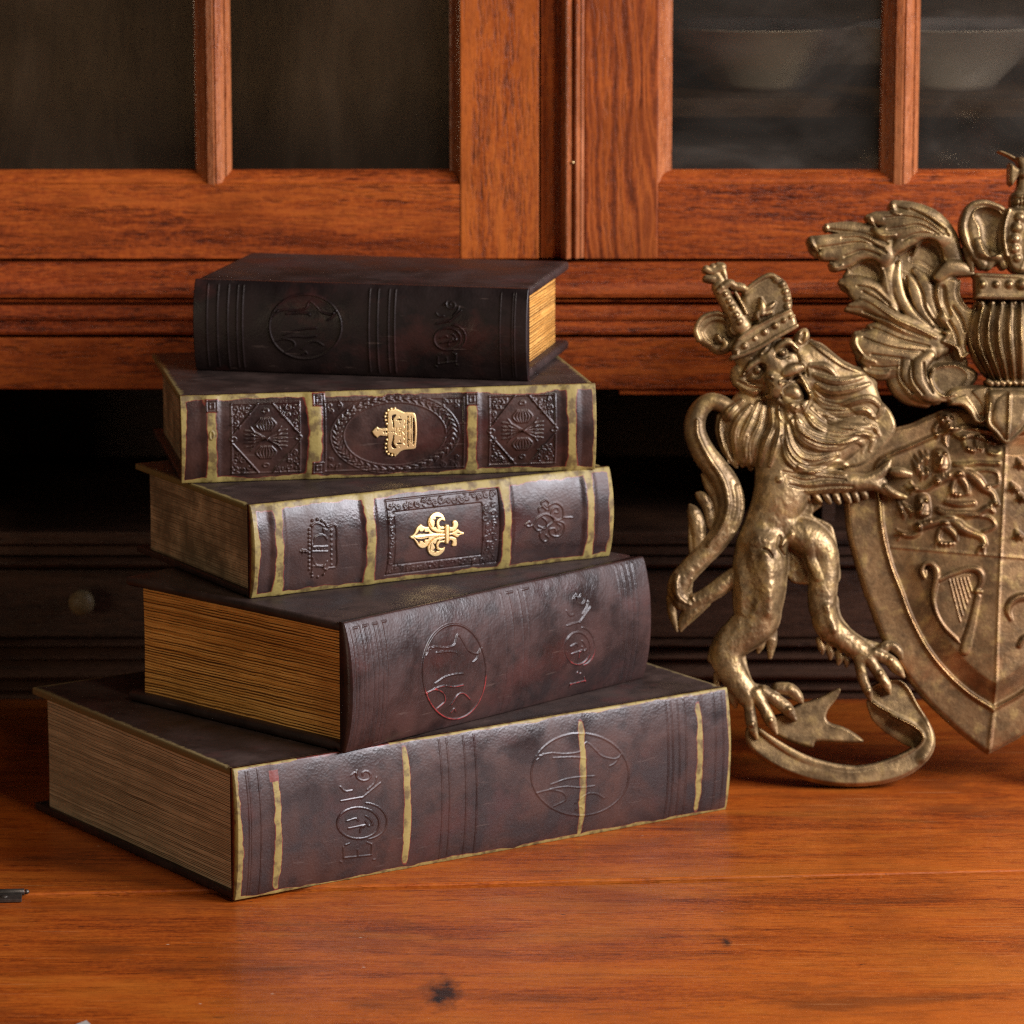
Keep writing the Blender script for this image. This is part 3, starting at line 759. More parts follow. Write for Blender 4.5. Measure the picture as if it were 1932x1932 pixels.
def build_mantling():
    R = Relief(1180, 400, 3260, 2290, 5)
    thin = R.tube
    def leaf(pts, zc=0.0, k=1.0, p=2.0, sm=0.0, **kw):
        big = max(q[2] for q in pts) >= 30
        if big: pts = [(q[0], q[1], q[2] * (1.25 if q[2] > 24 else 1.1)) + tuple(q[3:]) for q in pts]; k *= 0.72; sm += 10
        return thin(pts, zc, k, 2.3 if big else p, sm, **kw)
    R.tube = leaf
    B = lambda L: fr('B', L)
    C = lambda L: fr('C', L)
    # sheets underneath
    R.poly(B([(600, 930), (700, 870), (830, 860), (950, 860), (1080, 730), (1200, 700), (1300, 740), (1420, 880), (1440, 960), (1330, 1010), (1250, 1080), (1240, 1160), (1280, 1290), (1330, 1440), (1200, 1440), (1050, 1370), (900, 1230), (760, 1180), (560, 1110), (540, 1040)]), 0, 24, 24)
    R.poly(B([(700, 1400), (900, 1400), (1150, 1480), (1420, 1560), (1500, 1680), (1250, 1700), (900, 1760), (700, 1720), (650, 1560)]), 0, 24, 24)
    # upper right acanthus
    R.tube(B([(1400, 890, 46), (1335, 730, 72), (1215, 600, 80), (1075, 525, 66), (940, 470, 34)]), 60, 0.55, sm=14)
    R.tube(B([(1300, 700, 66), (1150, 610, 72), (960, 585, 56), (810, 565, 40), (735, 556, 16)]), 70, 0.55, sm=10)
    R.tube(B([(1260, 700, 60), (1110, 655, 66), (950, 665, 50), (850, 685, 42), (795, 670, 22)]), 76, 0.6, sm=8)
    R.tube(B([(1240, 720, 44), (1090, 715, 50), (985, 770, 46), (945, 830, 22)]), 76, 0.6, sm=8)
    for a in ([(1340, 700, 10), (1200, 575, 12), (1060, 520, 12), (960, 490, 8)], [(1300, 690, 9), (1150, 590, 10), (1000, 560, 9), (860, 570, 6)], [(1260, 690, 9), (1120, 625, 10), (1000, 640, 8), (880, 655, 6)], [(1320, 660, 9), (1180, 560, 10), (1050, 500, 8)], [(1230, 690, 8), (1100, 690, 9), (1000, 735, 8)]): R.add(B(a), -15)
    for a in ([(920, 470, 20), (930, 520, 22), (975, 540, 12)], [(745, 570, 16), (775, 640, 26), (830, 700, 24), (940, 700, 12)]): R.over(B(a), 0.7)
    R.poly(B([(1090, 790), (1150, 735), (1240, 740), (1295, 810), (1305, 900), (1250, 960), (1150, 900), (1060, 880)]), 10, 8, 30, cut=True)
    R.tube(B([(1085, 830, 12), (1140, 740, 14), (1230, 730, 14), (1300, 800, 16), (1325, 890, 16)]), 60, 0.9, sm=6)
    # left acanthus lobes
    R.tube(B([(880, 780, 74), (750, 690, 62), (600, 645, 46), (430, 628, 24)]), 40, 0.6, sm=8)
    R.tube(B([(860, 820, 84), (700, 745, 72), (510, 745, 52), (370, 748, 44), (315, 735, 30)]), 50, 0.6, sm=8)
    R.tube(B([(860, 850, 70), (720, 805, 60), (570, 835, 48), (410, 840, 34)]), 56, 0.6, sm=8)
    R.tube(B([(800, 850, 50), (700, 850, 50), (580, 895, 42), (485, 930, 26)]), 56, 0.6, sm=8)
    for a in ([(880, 760, 9), (720, 690, 10), (560, 665, 8), (450, 650, 6)], [(850, 800, 9), (680, 755, 10), (500, 775, 8), (380, 790, 6)], [(820, 850, 9), (700, 815, 10), (560, 860, 8)], [(870, 830, 9), (700, 725, 9), (540, 720, 7)]): R.add(B(a), -15)
    for a in ([(300, 720, 16), (320, 790, 26), (360, 840, 20)], [(425, 620, 14), (430, 650, 16)], [(460, 910, 16), (500, 945, 20), (540, 925, 12)]): R.over(B(a), 0.6)
    R.poly(B([(600, 940), (680, 885), (780, 885), (840, 960), (870, 1080), (880, 1160), (800, 1080), (720, 1010), (640, 1000)]), 8, 6, 30, cut=True)
    R.tube(B([(610, 930, 12), (690, 880, 15), (790, 880, 15), (850, 960, 14), (885, 1120, 12)]), 56, 0.9, sm=5)
    # central ribs
    R.tube(B([(930, 880, 16), (900, 960, 40), (890, 1060, 44), (920, 1150, 26)]), 46, 0.7, sm=8)
    R.tube(B([(975, 900, 18), (960, 1030, 32), (1000, 1190, 36), (1110, 1330, 34), (1290, 1440, 18)]), 54, 0.8, sm=6)
    R.tube(B([(1010, 990, 20), (1080, 1070, 44), (1120, 1200, 46), (1200, 1330, 36), (1310, 1430, 14)]), 40, 0.6, sm=6)
    R.tube(B([(1100, 960, 24), (1170, 1060, 50), (1200, 1200, 46), (1260, 1330, 26), (1310, 1420, 12)]), 34, 0.5, sm=6)
    for a in ([(1030, 1010, 10), (1040, 1130, 12), (1100, 1270, 12), (1230, 1390, 8)], [(1090, 1000, 10), (1150, 1130, 12), (1180, 1260, 12), (1290, 1400, 8)]): R.add(B(a), -22)
    # left flames
    for a, z in (([(900, 1230, 80), (780, 1130, 78), (650, 1065, 60), (545, 1045, 24)], 24), ([(920, 1310, 58), (780, 1220, 58), (650, 1140, 34), (580, 1080, 10)], 40), ([(1300, 1500, 40), (1120, 1430, 56), (960, 1350, 58), (810, 1280, 46), (690, 1250, 36), (585, 1250, 16)], 56), ([(1000, 1380, 40), (860, 1290, 40), (730, 1215, 34), (600, 1225, 12)], 70)):
        R.tube(B(a), z, 0.65, sm=6)
    for a in ([(1250, 1470, 12), (1080, 1390, 14), (940, 1330, 14), (780, 1215, 12), (680, 1170, 9)],): R.over(B(a), 0.9)
    for a in ([(1200, 1480, 9), (1020, 1410, 10), (880, 1340, 9), (700, 1270, 7)], [(900, 1220, 10), (780, 1110, 10), (660, 1080, 8)], [(940, 1270, 9), (820, 1190, 9), (700, 1120, 7)]): R.add(B(a), -18)
    # lower leaf
    for a, z in (([(1310, 1540, 48), (1120, 1500, 60), (960, 1440, 56), (820, 1400, 40), (748, 1378, 12)], 40), ([(1250, 1560, 60), (1020, 1540, 72), (830, 1480, 60), (650, 1440, 20)], 50), ([(1180, 1590, 60), (980, 1590, 80), (800, 1570, 76), (670, 1500, 46)], 56), ([(1040, 1650, 56), (880, 1660, 62), (750, 1640, 48), (695, 1640, 22)], 56), ([(960, 1700, 54), (830, 1735, 42), (710, 1705, 18)], 56)):
        R.tube(B(a), z, 0.6, sm=6)
    for a in ([(1200, 1540, 9), (1000, 1490, 10), (860, 1430, 9), (770, 1395, 6)], [(1150, 1580, 9), (960, 1560, 10), (820, 1520, 9), (700, 1470, 6)], [(1050, 1640, 9), (900, 1620, 10), (760, 1600, 8)], [(980, 1690, 9), (860, 1700, 9), (760, 1690, 7)]): R.add(B(a), -18)
    for a in ([(640, 1450, 12), (640, 1530, 20), (700, 1620, 20), (790, 1660, 12)], [(690, 1690, 12), (730, 1740, 18), (860, 1750, 14), (900, 1720, 8)]): R.over(B(a), 0.6)
    # rolled lower edge
    R.poly(C([(1180, 180), (1300, 150), (1480, 170), (1580, 240), (1540, 330), (1440, 410), (1310, 440), (1190, 460), (1080, 420), (990, 330), (960, 230), (1020, 130)]), 0, 50, 40)
    for a, z in (([(1010, 110, 30), (950, 210, 46), (960, 320, 48), (1050, 410, 46), (1190, 465, 26)], 40), ([(1100, 95, 36), (1020, 190, 52), (1040, 300, 54), (1120, 395, 50), (1260, 445, 26)], 66), ([(1200, 110, 36), (1120, 200, 56), (1120, 310, 58), (1190, 400, 50), (1310, 432, 22)], 90)):
        R.tube(C(a), z, 0.75, sm=6)
    for a in ([(985, 140, 9), (985, 280, 11), (1070, 390, 10)], [(1060, 150, 9), (1075, 290, 11), (1150, 400, 9)], [(1150, 170, 9), (1165, 290, 10), (1220, 390, 8)]): R.add(C(a), -16)
    R.poly(C([(1225, 215), (1300, 180), (1420, 180), (1500, 250), (1460, 340), (1380, 405), (1300, 410), (1230, 350), (1208, 280)]), 66, -16, 40, cut=True)
    R.tube(C([(1225, 210, 14), (1205, 290, 16), (1240, 370, 16), (1310, 420, 14), (1400, 405, 9)]), 100, 0.9, sm=4)
    # lobe beside the helmet
    R.poly(B([(1290, 1010), (1390, 1010), (1430, 1050), (1425, 1150), (1480, 1235), (1560, 1270), (1530, 1400), (1500, 1470), (1485, 1540), (1495, 1600), (1450, 1632), (1415, 1560), (1340, 1520), (1300, 1495), (1345, 1440), (1265, 1330), (1280, 1270), (1238, 1150), (1245, 1060)]), 40, 44, 40)
    R.tube(B([(1300, 1500, 14), (1345, 1515, 16), (1410, 1550, 16), (1440, 1620, 16), (1490, 1590, 12)]), 80, 0.9, sm=4); R.tube(B([(1310, 1430, 14), (1345, 1445, 16), (1305, 1495, 14)]), 80, 0.9, sm=4)
    for a in ([(1300, 1100, 30), (1310, 1200, 34), (1350, 1300, 24)], [(1380, 1240, 14), (1440, 1330, 16), (1470, 1420, 12)], [(1350, 1350, 14), (1400, 1440, 16), (1420, 1530, 10)]): R.add(B(a), -20)
    R.tube(B([(1430, 1040, 10), (1425, 1150, 12), (1480, 1240, 12), (1550, 1275, 9)]), 70, 0.9, sm=4)
    R.tube(B([(1270, 1010, 36), (1350, 950, 52), (1440, 950, 44), (1530, 985, 14)]), 80, 0.6, sm=8)
    # collar cloth above the shield
    R.poly(C([(1310, 435), (1440, 390), (1580, 330), (1750, 330), (1960, 340), (2200, 380), (2260, 470), (2120, 520), (2020, 600), (1900, 560), (1660, 540), (1600, 610), (1545, 590), (1480, 500), (1380, 470)]), 60, 50, 40)
    R.tube(C([(1370, 465, 16), (1450, 470, 18), (1510, 520, 18), (1550, 595, 14), (1600, 605, 12), (1650, 550, 9)]), 100, 0.9, sm=5)
    for a in ([(1500, 400, 26), (1560, 480, 30), (1590, 560, 16)], [(1640, 380, 20), (1640, 470, 22), (1620, 540, 12)]): R.add(C(a), -22)
    R.poly(C([(1680, 420), (1800, 370), (1960, 400), (1945, 560), (1900, 660), (1775, 765), (1660, 640), (1645, 540)]), 110, 50, 60)   # gorget point
    R.tube(C([(1650, 470, 12), (1640, 610, 14), (1700, 690, 14), (1775, 762, 13), (1860, 700, 14), (1925, 620, 14), (1945, 500, 12)]), 140, 0.9, sm=4)
    R.add(C([(1790, 400, 14), (1785, 580, 14), (1777, 740, 10)]), 18)
    R.blur(1)
    return R

def build_helmet():
    R = Relief(2380, 1120, 3340, 1990, 5)
    B = lambda L: fr('B', L)
    c = 1915
    half = [(c, 1150), (1700, 1158), (1572, 1180), (1512, 1280), (1488, 1400), (1500, 1530), (1560, 1670), (1660, 1790), (1780, 1840), (c, 1850)]
    full = half + [(2 * c - x, y) for x, y in half[1:-1]][::-1]
    R.poly(B(full), 10, 210, 400)
    for k in range(7):
        w = [415, 355, 285, 210, 128, 42, -42][k]
        if k > 5: break
        for sg in (-1, 1):
            x = c + sg * w
            R.add(B([(c + sg * w * .86, 1190, 11), (x, 1390, 14), (c + sg * w * 0.95, 1560, 13), (c + sg * w * 0.62, 1810, 9)]), 30)
            R.add(B([(c + sg * (w * .86 + 26), 1195, 18), (x + sg * 36, 1390, 24), (c + sg * (w * 0.95 + 32), 1560, 20), (c + sg * (w * 0.62 + 22), 1800, 10)]), -24)
    for i in range(9):
        R.tube(B([(c - 330 + i * 82, 1215, 30), (c - 330 + i * 82, 1232, 22)]), 120, 0.8, sm=6)
    for i in range(13):
        R.tube(fr('C', [(1640 + i * 46, 305, 20), (1662 + i * 46, 322, 22)]), 110, 0.9, sm=5)
    R.blur(1)
    return R

def build_crest_crown():
    R = Relief(2360, 60, 3360, 1240, 5)
    B = lambda L: fr('B', L)
    c = 1915
    m = lambda L: [(2 * c - p[0],) + tuple(p[1:]) for p in L]
    puff = [(1560, 900), (1490, 800), (1450, 660), (1460, 540), (1530, 460), (1640, 455), (1760, 510), (1830, 620), (1820, 900)]
    cav = [(1570, 640), (1530, 560), (1560, 510), (1650, 500), (1750, 560), (1770, 700), (1740, 820), (1640, 860), (1590, 780)]
    for g in (lambda L: L, m):
        R.poly(B(g(puff)), 40, 90, 70)
        R.poly(B(g(cav)), 96, -30, 60, cut=True)
        R.tube(B(g([(1540, 880, 20), (1480, 760, 24), (1452, 620, 26), (1500, 490, 26), (1600, 458, 24), (1720, 490, 20), (1790, 540, 14)])), 110, 0.8, sm=8)
        R.over(B(g([(1560, 760, 40), (1600, 840, 60), (1700, 880, 50)])), 0.5)
        R.tube(B(g([(1480, 800, 30), (1510, 880, 36), (1520, 960, 20)])), 70, 0.8, sm=4)
        for a in ([(1600, 920, 40), (1560, 880, 30), (1500, 850, 12)], [(1640, 930, 34), (1680, 870, 34), (1660, 820, 16)], [(1760, 930, 30), (1730, 880, 26), (1690, 870, 10)]): R.tube(B(g(a)), 100, 0.7, sm=5)
    R.poly(B([(1760, 520), (1840, 500), (c, 496), (2 * c - 1840, 500), (2 * c - 1760, 520), (2 * c - 1765, 760), (2 * c - 1800, 950), (c, 990), (1800, 950), (1765, 760)]), 110, 50, 30)
    for g in (lambda L: L, m):
        R.tube(B(g([(1790, 515, 16), (1758, 620, 18), (1752, 740, 17), (1775, 860, 14)])), 150, 0.9, sm=3)
        R.tube(B(g([(1880, 960, 18), (1905, 880, 16), (1912, 700, 15), (1912, 520, 13)])), 150, 0.8, sm=3)
        for x, y, r in ((1868, 575, 42), (1848, 650, 46), (1832, 735, 42), (1832, 810, 40), (1850, 880, 34)): R.over(B(g([(x, y, r)])), 0.7)
    # band
    R.poly(B([(1540, 1020), (1560, 990), (1700, 1005), (c, 1010), (2130, 1005), (2270, 990), (2290, 1020), (2285, 1160), (2260, 1185), (c, 1190), (1570, 1185), (1545, 1160)]), 120, 50, 40)
    R.tube(B([(1545, 1005, 16), (1700, 1015, 18), (c, 1022, 18), (2130, 1015, 18), (2285, 1005, 16)]), 158, 0.9); R.tube(B([(1555, 1165, 18), (1700, 1170, 20), (c, 1172, 20), (2130, 1170, 20), (2275, 1165, 18)]), 158, 0.9)
    for x, r in ((1585, 32), (1690, 28), (1790, 34), (1885, 46), (1990, 32), (2080, 34), (2190, 30), (2255, 24)): R.over(B([(x, 1078, r)]), 0.8)
    # monde and cross
    R.poly(B([(1815, 400), (1850, 365), (c, 360), (1980, 365), (2015, 400), (2018, 480), (1990, 512), (c, 518), (1840, 512), (1812, 480)]), 80, 80, 90)
    for y in (385, 430, 480): R.add(B([(1815, y, 8), (c, y + 4, 8), (2015, y, 8)]), -18)
    for x in (1870, 1895): R.add(B([(x, 425, 6), (x, 490, 6)]), -14)
    R.tube(B([(c, 370, 60), (c, 320, 46), (c, 250, 40)]), 80, 0.7, sm=5)
    for g in (lambda L: L, m): R.poly(B(g([(1800, 150), (1870, 200), (1900, 230), (1860, 270), (1820, 325), (1795, 300)])), 90, 36, 20, smooth=False)
    R.poly(B([(1850, 110), (1980, 110), (1940, 210), (1890, 210)]), 90, 36, 20, smooth=False)
    R.tube(B([(1905, 235, 42)]), 110, 0.8, sm=4)
    R.tube(B([(1870, 130, 10), (1790, 85, 8), (1700, 48, 5)]), 70, 0.8)
    R.blur(1)
    return R

def build_scroll():
    R = Relief(700, 3900, 2260, 4960, 5)
    E = lambda L: fr('E', L)
    # swallow-tailed end
    R.poly(E([(640, 1150), (760, 1110), (850, 1050), (960, 1020), (1070, 975), (1165, 925), (1182, 945), (1150, 1010), (1090, 1085), (1072, 1150), (1110, 1190), (1200, 1218), (1290, 1268), (1355, 1325), (1300, 1340), (1150, 1336), (1000, 1330), (960, 1375), (800, 1330), (660, 1250)]), 0, 34, 16, tilt=lambda u, v: (v - 4350) * 0.05)
    # inner side of the loop at the right
    R.poly(E([(1385, 1020), (1470, 1080), (1620, 1150), (1740, 1220), (1800, 1290), (1720, 1370), (1600, 1310), (1500, 1240), (1420, 1150)]), -40, 14, 30)
    # front band with its flat upper edge
    top = [(520, 1200), (600, 1255), (700, 1330), (850, 1420), (1000, 1480), (1150, 1520), (1300, 1530), (1450, 1500), (1600, 1445), (1720, 1380), (1790, 1310), (1770, 1250), (1700, 1190), (1590, 1140), (1480, 1085), (1395, 1015), (1400, 930), (1480, 880), (1620, 860), (1700, 930), (1760, 1040), (1850, 1180), (1893, 1290), (1885, 1390), (1830, 1480), (1720, 1570), (1600, 1625), (1440, 1660), (1260, 1672), (1080, 1660), (900, 1620), (740, 1560), (600, 1480), (500, 1390), (460, 1300), (475, 1220)]
    R.poly(E(top), 40, 44, 30, tilt=lambda u, v: np.clip((v - 4560) * 0.16, -70, 30))
    R.tube(E([(560, 1240, 16), (700, 1345, 26), (860, 1440, 32), (1010, 1500, 34), (1160, 1535, 34), (1310, 1542, 28), (1450, 1512, 20), (1600, 1455, 14), (1730, 1385, 12), (1795, 1310, 14), (1770, 1245, 14), (1690, 1190, 12), (1560, 1130, 10)]), 96, 0.5, sm=8)
    R.add(E([(1820, 1200, 70), (1850, 1330, 80), (1800, 1450, 70)]), 26, pw=2)
    R.blur(1)
    return R

def build_unicorn():
    # the second supporter, turned towards the shield from the far side
    R = Relief(20, 500, 2010, 4560, 8)
    D = lambda L: fr('D', L)
    E = lambda L: fr('E', L)
    R.tube(D([(1010, 520, 200), (1030, 700, 205), (1030, 860, 200), (985, 960, 185), (915, 1110, 175), (880, 1250, 195)]), 25, 0.62, sm=40)
    R.tube(D([(1110, 1140, 120), (1230, 1190, 130), (1335, 1290, 112), (1352, 1440, 96), (1342, 1580, 84), (1340, 1700, 72)]) + E([(1055, 350, 64), (1100, 470, 62), (1200, 560, 56), (1330, 650, 56), (1430, 720, 66)]), 25, 0.78, sm=45)
    R.tube(D([(880, 1250, 196), (868, 1400, 190), (862, 1560, 170), (850, 1700, 140)]) + E([(545, 400, 110), (450, 500, 90), (345, 590, 78), (320, 690, 66), (360, 800, 58), (430, 900, 58), (520, 1010, 70), (580, 1110, 74)]), 30, 0.72, sm=45)
    R.tube(D([(1000, 700, 90), (1200, 740, 84), (1400, 700, 64), (1560, 720, 52), (1700, 770, 56), (1780, 800, 60)]), 60, 0.78, sm=16)
    R.tube(D([(1000, 560, 190), (960, 330, 160), (980, 80, 130), (1010, -110, 110)]), 40, 0.62, sm=40)
    R.tube(D([(1000, -150, 100), (1120, -110, 86), (1260, 0, 62), (1360, 80, 58)]), 60, 0.7, sm=24)
    R.tube(D([(1080, -190, 30), (1230, -420, 22), (1380, -640, 6)]), 70, 0.9, sm=4)
    R.tube(D([(960, -170, 34), (950, -250, 30), (980, -310, 8)]), 70, 0.8, sm=6)
    R.over(D([(1110, -120, 26)]), 0.8)
    for k in range(9):
        y = -140 + k * 80
        R.lock(D([(900 - k * 4, y, 22), (830 - k * 6, y + 70, 38), (800 - k * 6, y + 170, 30), (840, y + 240, 10)]), 0.8)
    R.tube(D([(700, 1450, 60), (560, 1560, 62), (400, 1660, 60), (270, 1560, 66), (300, 1400, 74), (430, 1200, 84), (520, 1000, 80), (480, 800, 70), (380, 640, 50), (330, 500, 14)]), 24, 0.7, sm=8)
    M = np.clip((R.V - 2450) / 300, 0, 1)
    R.Z += np.where(R.D > 0, M * fbm(R.U / 46, R.V / 70, 61, 3) * 9, 0)
    return R.blur(1)
def put(R, name, zoff, mat, parent, back, zs=1.0, flip=False):
    return R.build(name, plaque(zoff, zs, flip), mat, parent, back=back, attrs={'polish': R.polish()})
put(shield_charges(build_shield().blur(1)).blur(1), 'shield', 0, BRONZE, arms, -70, 1.15)
put(build_harp().blur(1), 'harp', 66, BRONZE, arms, 40)
R_ = build_scroll()
put(R_, 'scroll', 20, GOLDP, arms, -90); put(R_, 'scroll', 20, GOLDP, arms, -90, 1.0, True)
R_ = build_mantling()
put(R_, 'mantling', 10, GOLDP, arms, -60, 1.6); put(R_, 'mantling', 2, GOLDP, arms, -60, 1.55, True)
put(build_unicorn(), 'unicorn', 60, GOLDP, arms, -60, 1.2, True)
put(build_helmet(), 'helmet', 60, GOLDP, arms, -60, 1.2)
put(build_crest_crown(), 'crown', 60, GOLDP, arms, -40, 1.3)
lion = put(build_lion(), 'lion', 60, GOLDP, arms, -60, 1.25)
put(build_lion_crown(), 'crown', 78, GOLDP, lion, 0, 1.3)
# ------------------------------------------------------------------ the five books
def leather(name, base=(0.019, 0.010, 0.009), tint=(0.056, 0.023, 0.016), rough=0.30, dims=None, edge=None, spec=0.42, redc=(0.10, 0.030, 0.018), wear_sheen=True):
    m, nt, b = new_mat(name); n = N(nt)
    tc = n('ShaderNodeTexCoord').outputs['Object']
    a = n.noise(n.map(tc, (34, 34, 34)), 1.0, 5, 0.6, 0.4)
    g = n.noise(n.map(tc, (900, 900, 900)), 1.0, 2, 0.5)
    cell = n('ShaderNodeTexVoronoi', {'Vector': n.map(tc, (620, 620, 620)), 'Scale': 1.0}).outputs['Distance']
    big = n.noise(n.map(tc, (14, 14, 14)), 1.0, 3)
    col = n.mix(n.ramp(a, [(0.40, 0.0), (0.66, 1.0)]), base, tint)
    col = n.mix(n.ramp(n.noise(n.map(tc, (90, 90, 90)), 1.0, 4), [(0.55, 0.0), (0.68, 0.5)]), col, tuple(x * 0.35 for x in base))
    col = n.mix(n.ramp(n.noise(n.map(tc, (22, 22, 26), (3, 1, 7)), 1.0, 5, 0.66), [(0.54, 0.0), (0.68, 0.5)]), col, (0.062, 0.018, 0.015))
    sc = n.noise(n.map(tc, (55, 55, 480), rot=(0, .5, 0)), 1.0, 3, 0.5)
    col = n.mix(n.ramp(sc, [(0.68, 0.0), (0.74, 0.4)]), col, (0.10, 0.066, 0.055))
    roughv = n.ramp(n.math('ADD', n.math('MULTIPLY', a, 0.7), n.math('MULTIPLY', big, 0.3)), [(0.38, rough - 0.08), (0.60, rough + 0.18)])
    gold = None
    if wear_sheen:
        at = n('ShaderNodeAttribute', attribute_name='wear_sheen').outputs['Fac']
        nn = n.noise(n.map(tc, (260, 260, 260)), 1.0, 4, 0.65)
        f = n.math('ADD', at, n.math('MULTIPLY', n.math('SUBTRACT', nn, 0.5), 0.55))
        olive = n.mix(n.noise(n.map(tc, (60, 60, 60)), 1.0, 5, 0.65), (0.17, 0.120, 0.034), (0.36, 0.285, 0.090))
        olive = n.mix(n.ramp(n.noise(n.map(tc, (150, 150, 150)), 1.0, 4), [(0.38, 0.8), (0.52, 0.0)]), olive, (0.085, 0.050, 0.020))
        col = n.mix(n.ramp(f, [(0.20, 0.0), (0.36, 0.9)]), col, redc)
        k = n.ramp(f, [(0.42, 0.0), (0.60, 1.0)])
        col = n.mix(k, col, olive)
        roughv = n.math('ADD', roughv, n.math('MULTIPLY', k, 0.20))
    if dims:
        L, D, c = dims
        sx = n('ShaderNodeSeparateXYZ', {0: tc})
        ex = n.math('SUBTRACT', L / 2, n.math('ABSOLUTE', sx.outputs[0])); ey = n.math('SUBTRACT', D / 2, n.math('ABSOLUTE', sx.outputs[1]))
        e = n.math('MINIMUM', ex, ey)
        nn = n.noise(n.map(tc, (220, 220, 220)), 1.0, 4, 0.6)
        e = n.math('SUBTRACT', e, n.math('MULTIPLY', n.math('SUBTRACT', nn, 0.45), 0.006))
        k = n.ramp(n.math('DIVIDE', e, 0.003), [(0.35, 1.0), (1.0, 0.0)])
        if edge: col = n.mix(k, col, edge)
    nt.links.new(col, b.inputs['Base Color'])
    nt.links.new(roughv, b.inputs['Roughness'])
    b.inputs['Specular IOR Level'].default_value = spec
    h = n.math('ADD', n.math('MULTIPLY', g, 0.25), n.math('ADD', n.math('MULTIPLY', a, 0.45), n.math('MULTIPLY', cell, 0.35)))
    nt.links.new(n.bump(h, 0.25, 0.0007), b.inputs['Normal'])
    return m

def paper(name, c1, c2, c3, lines=420.0, blotch=0.0, contrast=0.5, sheets=230.0):
    m, nt, b = new_mat(name); n = N(nt)
    tc = n('ShaderNodeTexCoord').outputs['Object']
    wv = n('ShaderNodeVectorMath', {0: tc, 1: n('ShaderNodeCombineXYZ', {2: n.math('MULTIPLY', n.math('SUBTRACT', n.noise(n.map(tc, (28, 28, 60)), 1.0, 3), 0.5), 0.0014)}).outputs[0]}, operation='ADD').outputs[0]
    a = n.noise(n.map(wv, (5, 5, lines * 2.3)), 1.0, 2, 0.5)
    f = n.noise(n.map(wv, (12, 12, lines * 5.5)), 1.0, 2, 0.6)
    bl = n.noise(n.map(tc, (30, 30, 60)), 1.0, 5, 0.65)
    wt = n('ShaderNodeTexWave', {'Vector': wv, 'Scale': sheets, 'Distortion': 1.6, 'Detail': 3.0, 'Detail Scale': 0.5}, wave_type='BANDS', bands_direction='Z').outputs['Fac']
    v = n.math('ADD', n.math('MULTIPLY', n.math('SUBTRACT', wt, .5), 0.22), n.math('ADD', n.math('MULTIPLY', a, 0.66), n.math('MULTIPLY', f, 0.34)))
    col = n.ramp(v, [(0.40, c3), (0.455, c1), (0.55, c2), (0.66, c1)])
    if blotch:
        # mottled staining in upright streaks
        bs = n.noise(n.map(tc, (48, 48, 42)), 1.0, 5, 0.7)
        col = n.mix(n.ramp(bs, [(0.40, blotch), (0.58, 0.0)]), col, tuple(x * 0.35 for x in c1))
        col = n.mix(n.ramp(bs, [(0.58, 0.0), (0.70, blotch * 0.6)]), col, tuple(min(1, x * 1.7) for x in c2))
    col = n.mix(n.ramp(bl, [(0.35, 0.4), (0.55, 0.0)]), col, tuple(x * 0.55 for x in c1))
    nt.links.new(col, b.inputs['Base Color'])
    b.inputs['Roughness'].default_value = 0.62
    b.inputs['Specular IOR Level'].default_value = 0.3
    nt.links.new(n.bump(v, contrast, 0.0016), b.inputs['Normal'])
    return m

def brass(name):
    m, nt, b = new_mat(name); n = N(nt)
    tc = n('ShaderNodeTexCoord').outputs['Object']
    a = n.noise(n.map(tc, (260, 260, 260)), 1.0, 3)
    nt.links.new(n.mix(a, (0.86, 0.58, 0.24), (0.95, 0.74, 0.40)), b.inputs['Base Color'])
    b.inputs['Metallic'].default_value = 0.75; b.inputs['Roughness'].default_value = 0.42
    nt.links.new(n.bump(a, 0.1, 0.0003), b.inputs['Normal'])
    return m
BRASS = brass('stamped_gold')

BK = {5: (-0.1489, -0.1015, 0.6001, .33, .2262, .0729), 4: (-0.0908, -0.0679, 0.8117, .2413, .1762, .0722), 3: (-0.1442, -0.0067, .5241, .2307, .1482, .0524),
      2: (-0.1867, .0578, .1823, .2380, .1608, .0499), 1: (-0.1841, .1509, -.2080, .1975, .1218, .0536)}
ZB = {5: 0.0, 4: .0729, 3: .1451, 2: .1975, 1: .2474}
QUAD = {5: ((890, 2911), (2759, 2615), (883, 3426), (2750, 3068)), 4: ((1310, 2363), (2439, 2125), (1300, 2868), (2434, 2570)), 3: ((947, 1913), (2309, 1770), (952, 2272), (2309, 2114)),
        2: ((687, 1495), (2262, 1463), (687, 1834), (2254, 1789)), 1: ((746, 1047), (2009, 1101), (746, 1396), (2004, 1460))}
CROP = {'G': (850, 2600, 1.00932), 'H': (1280, 2050, .63147), 'I': (900, 1750, .41408), 'J': (1600, 1750, .41408), 'Kc': (600, 1450, .43996), 'L': (1400, 1450, .49172),
        'M': (1350, 1500, .15528), 'N': (1520, 1920, .13975), 'O': (1200, 2850, .25880), 'P': (1950, 2700, .25880), 'Q': (700, 1000, .41408), 'R': (1400, 950, .43996)}

BULGE = {5: 4.6, 4: 6.8, 3: 5.6, 2: 4.3, 1: 6.0}
def spine_y(k, t):
    T = BK[k][5] * 1000
    x = np.clip(np.abs(2 * t / T - 1), 0, 1)
    return BULGE[k] * (0.8 * (1 - x ** 2) + 0.2 * np.sqrt(np.clip(1 - x ** 4, 0, 1))) + 0.25

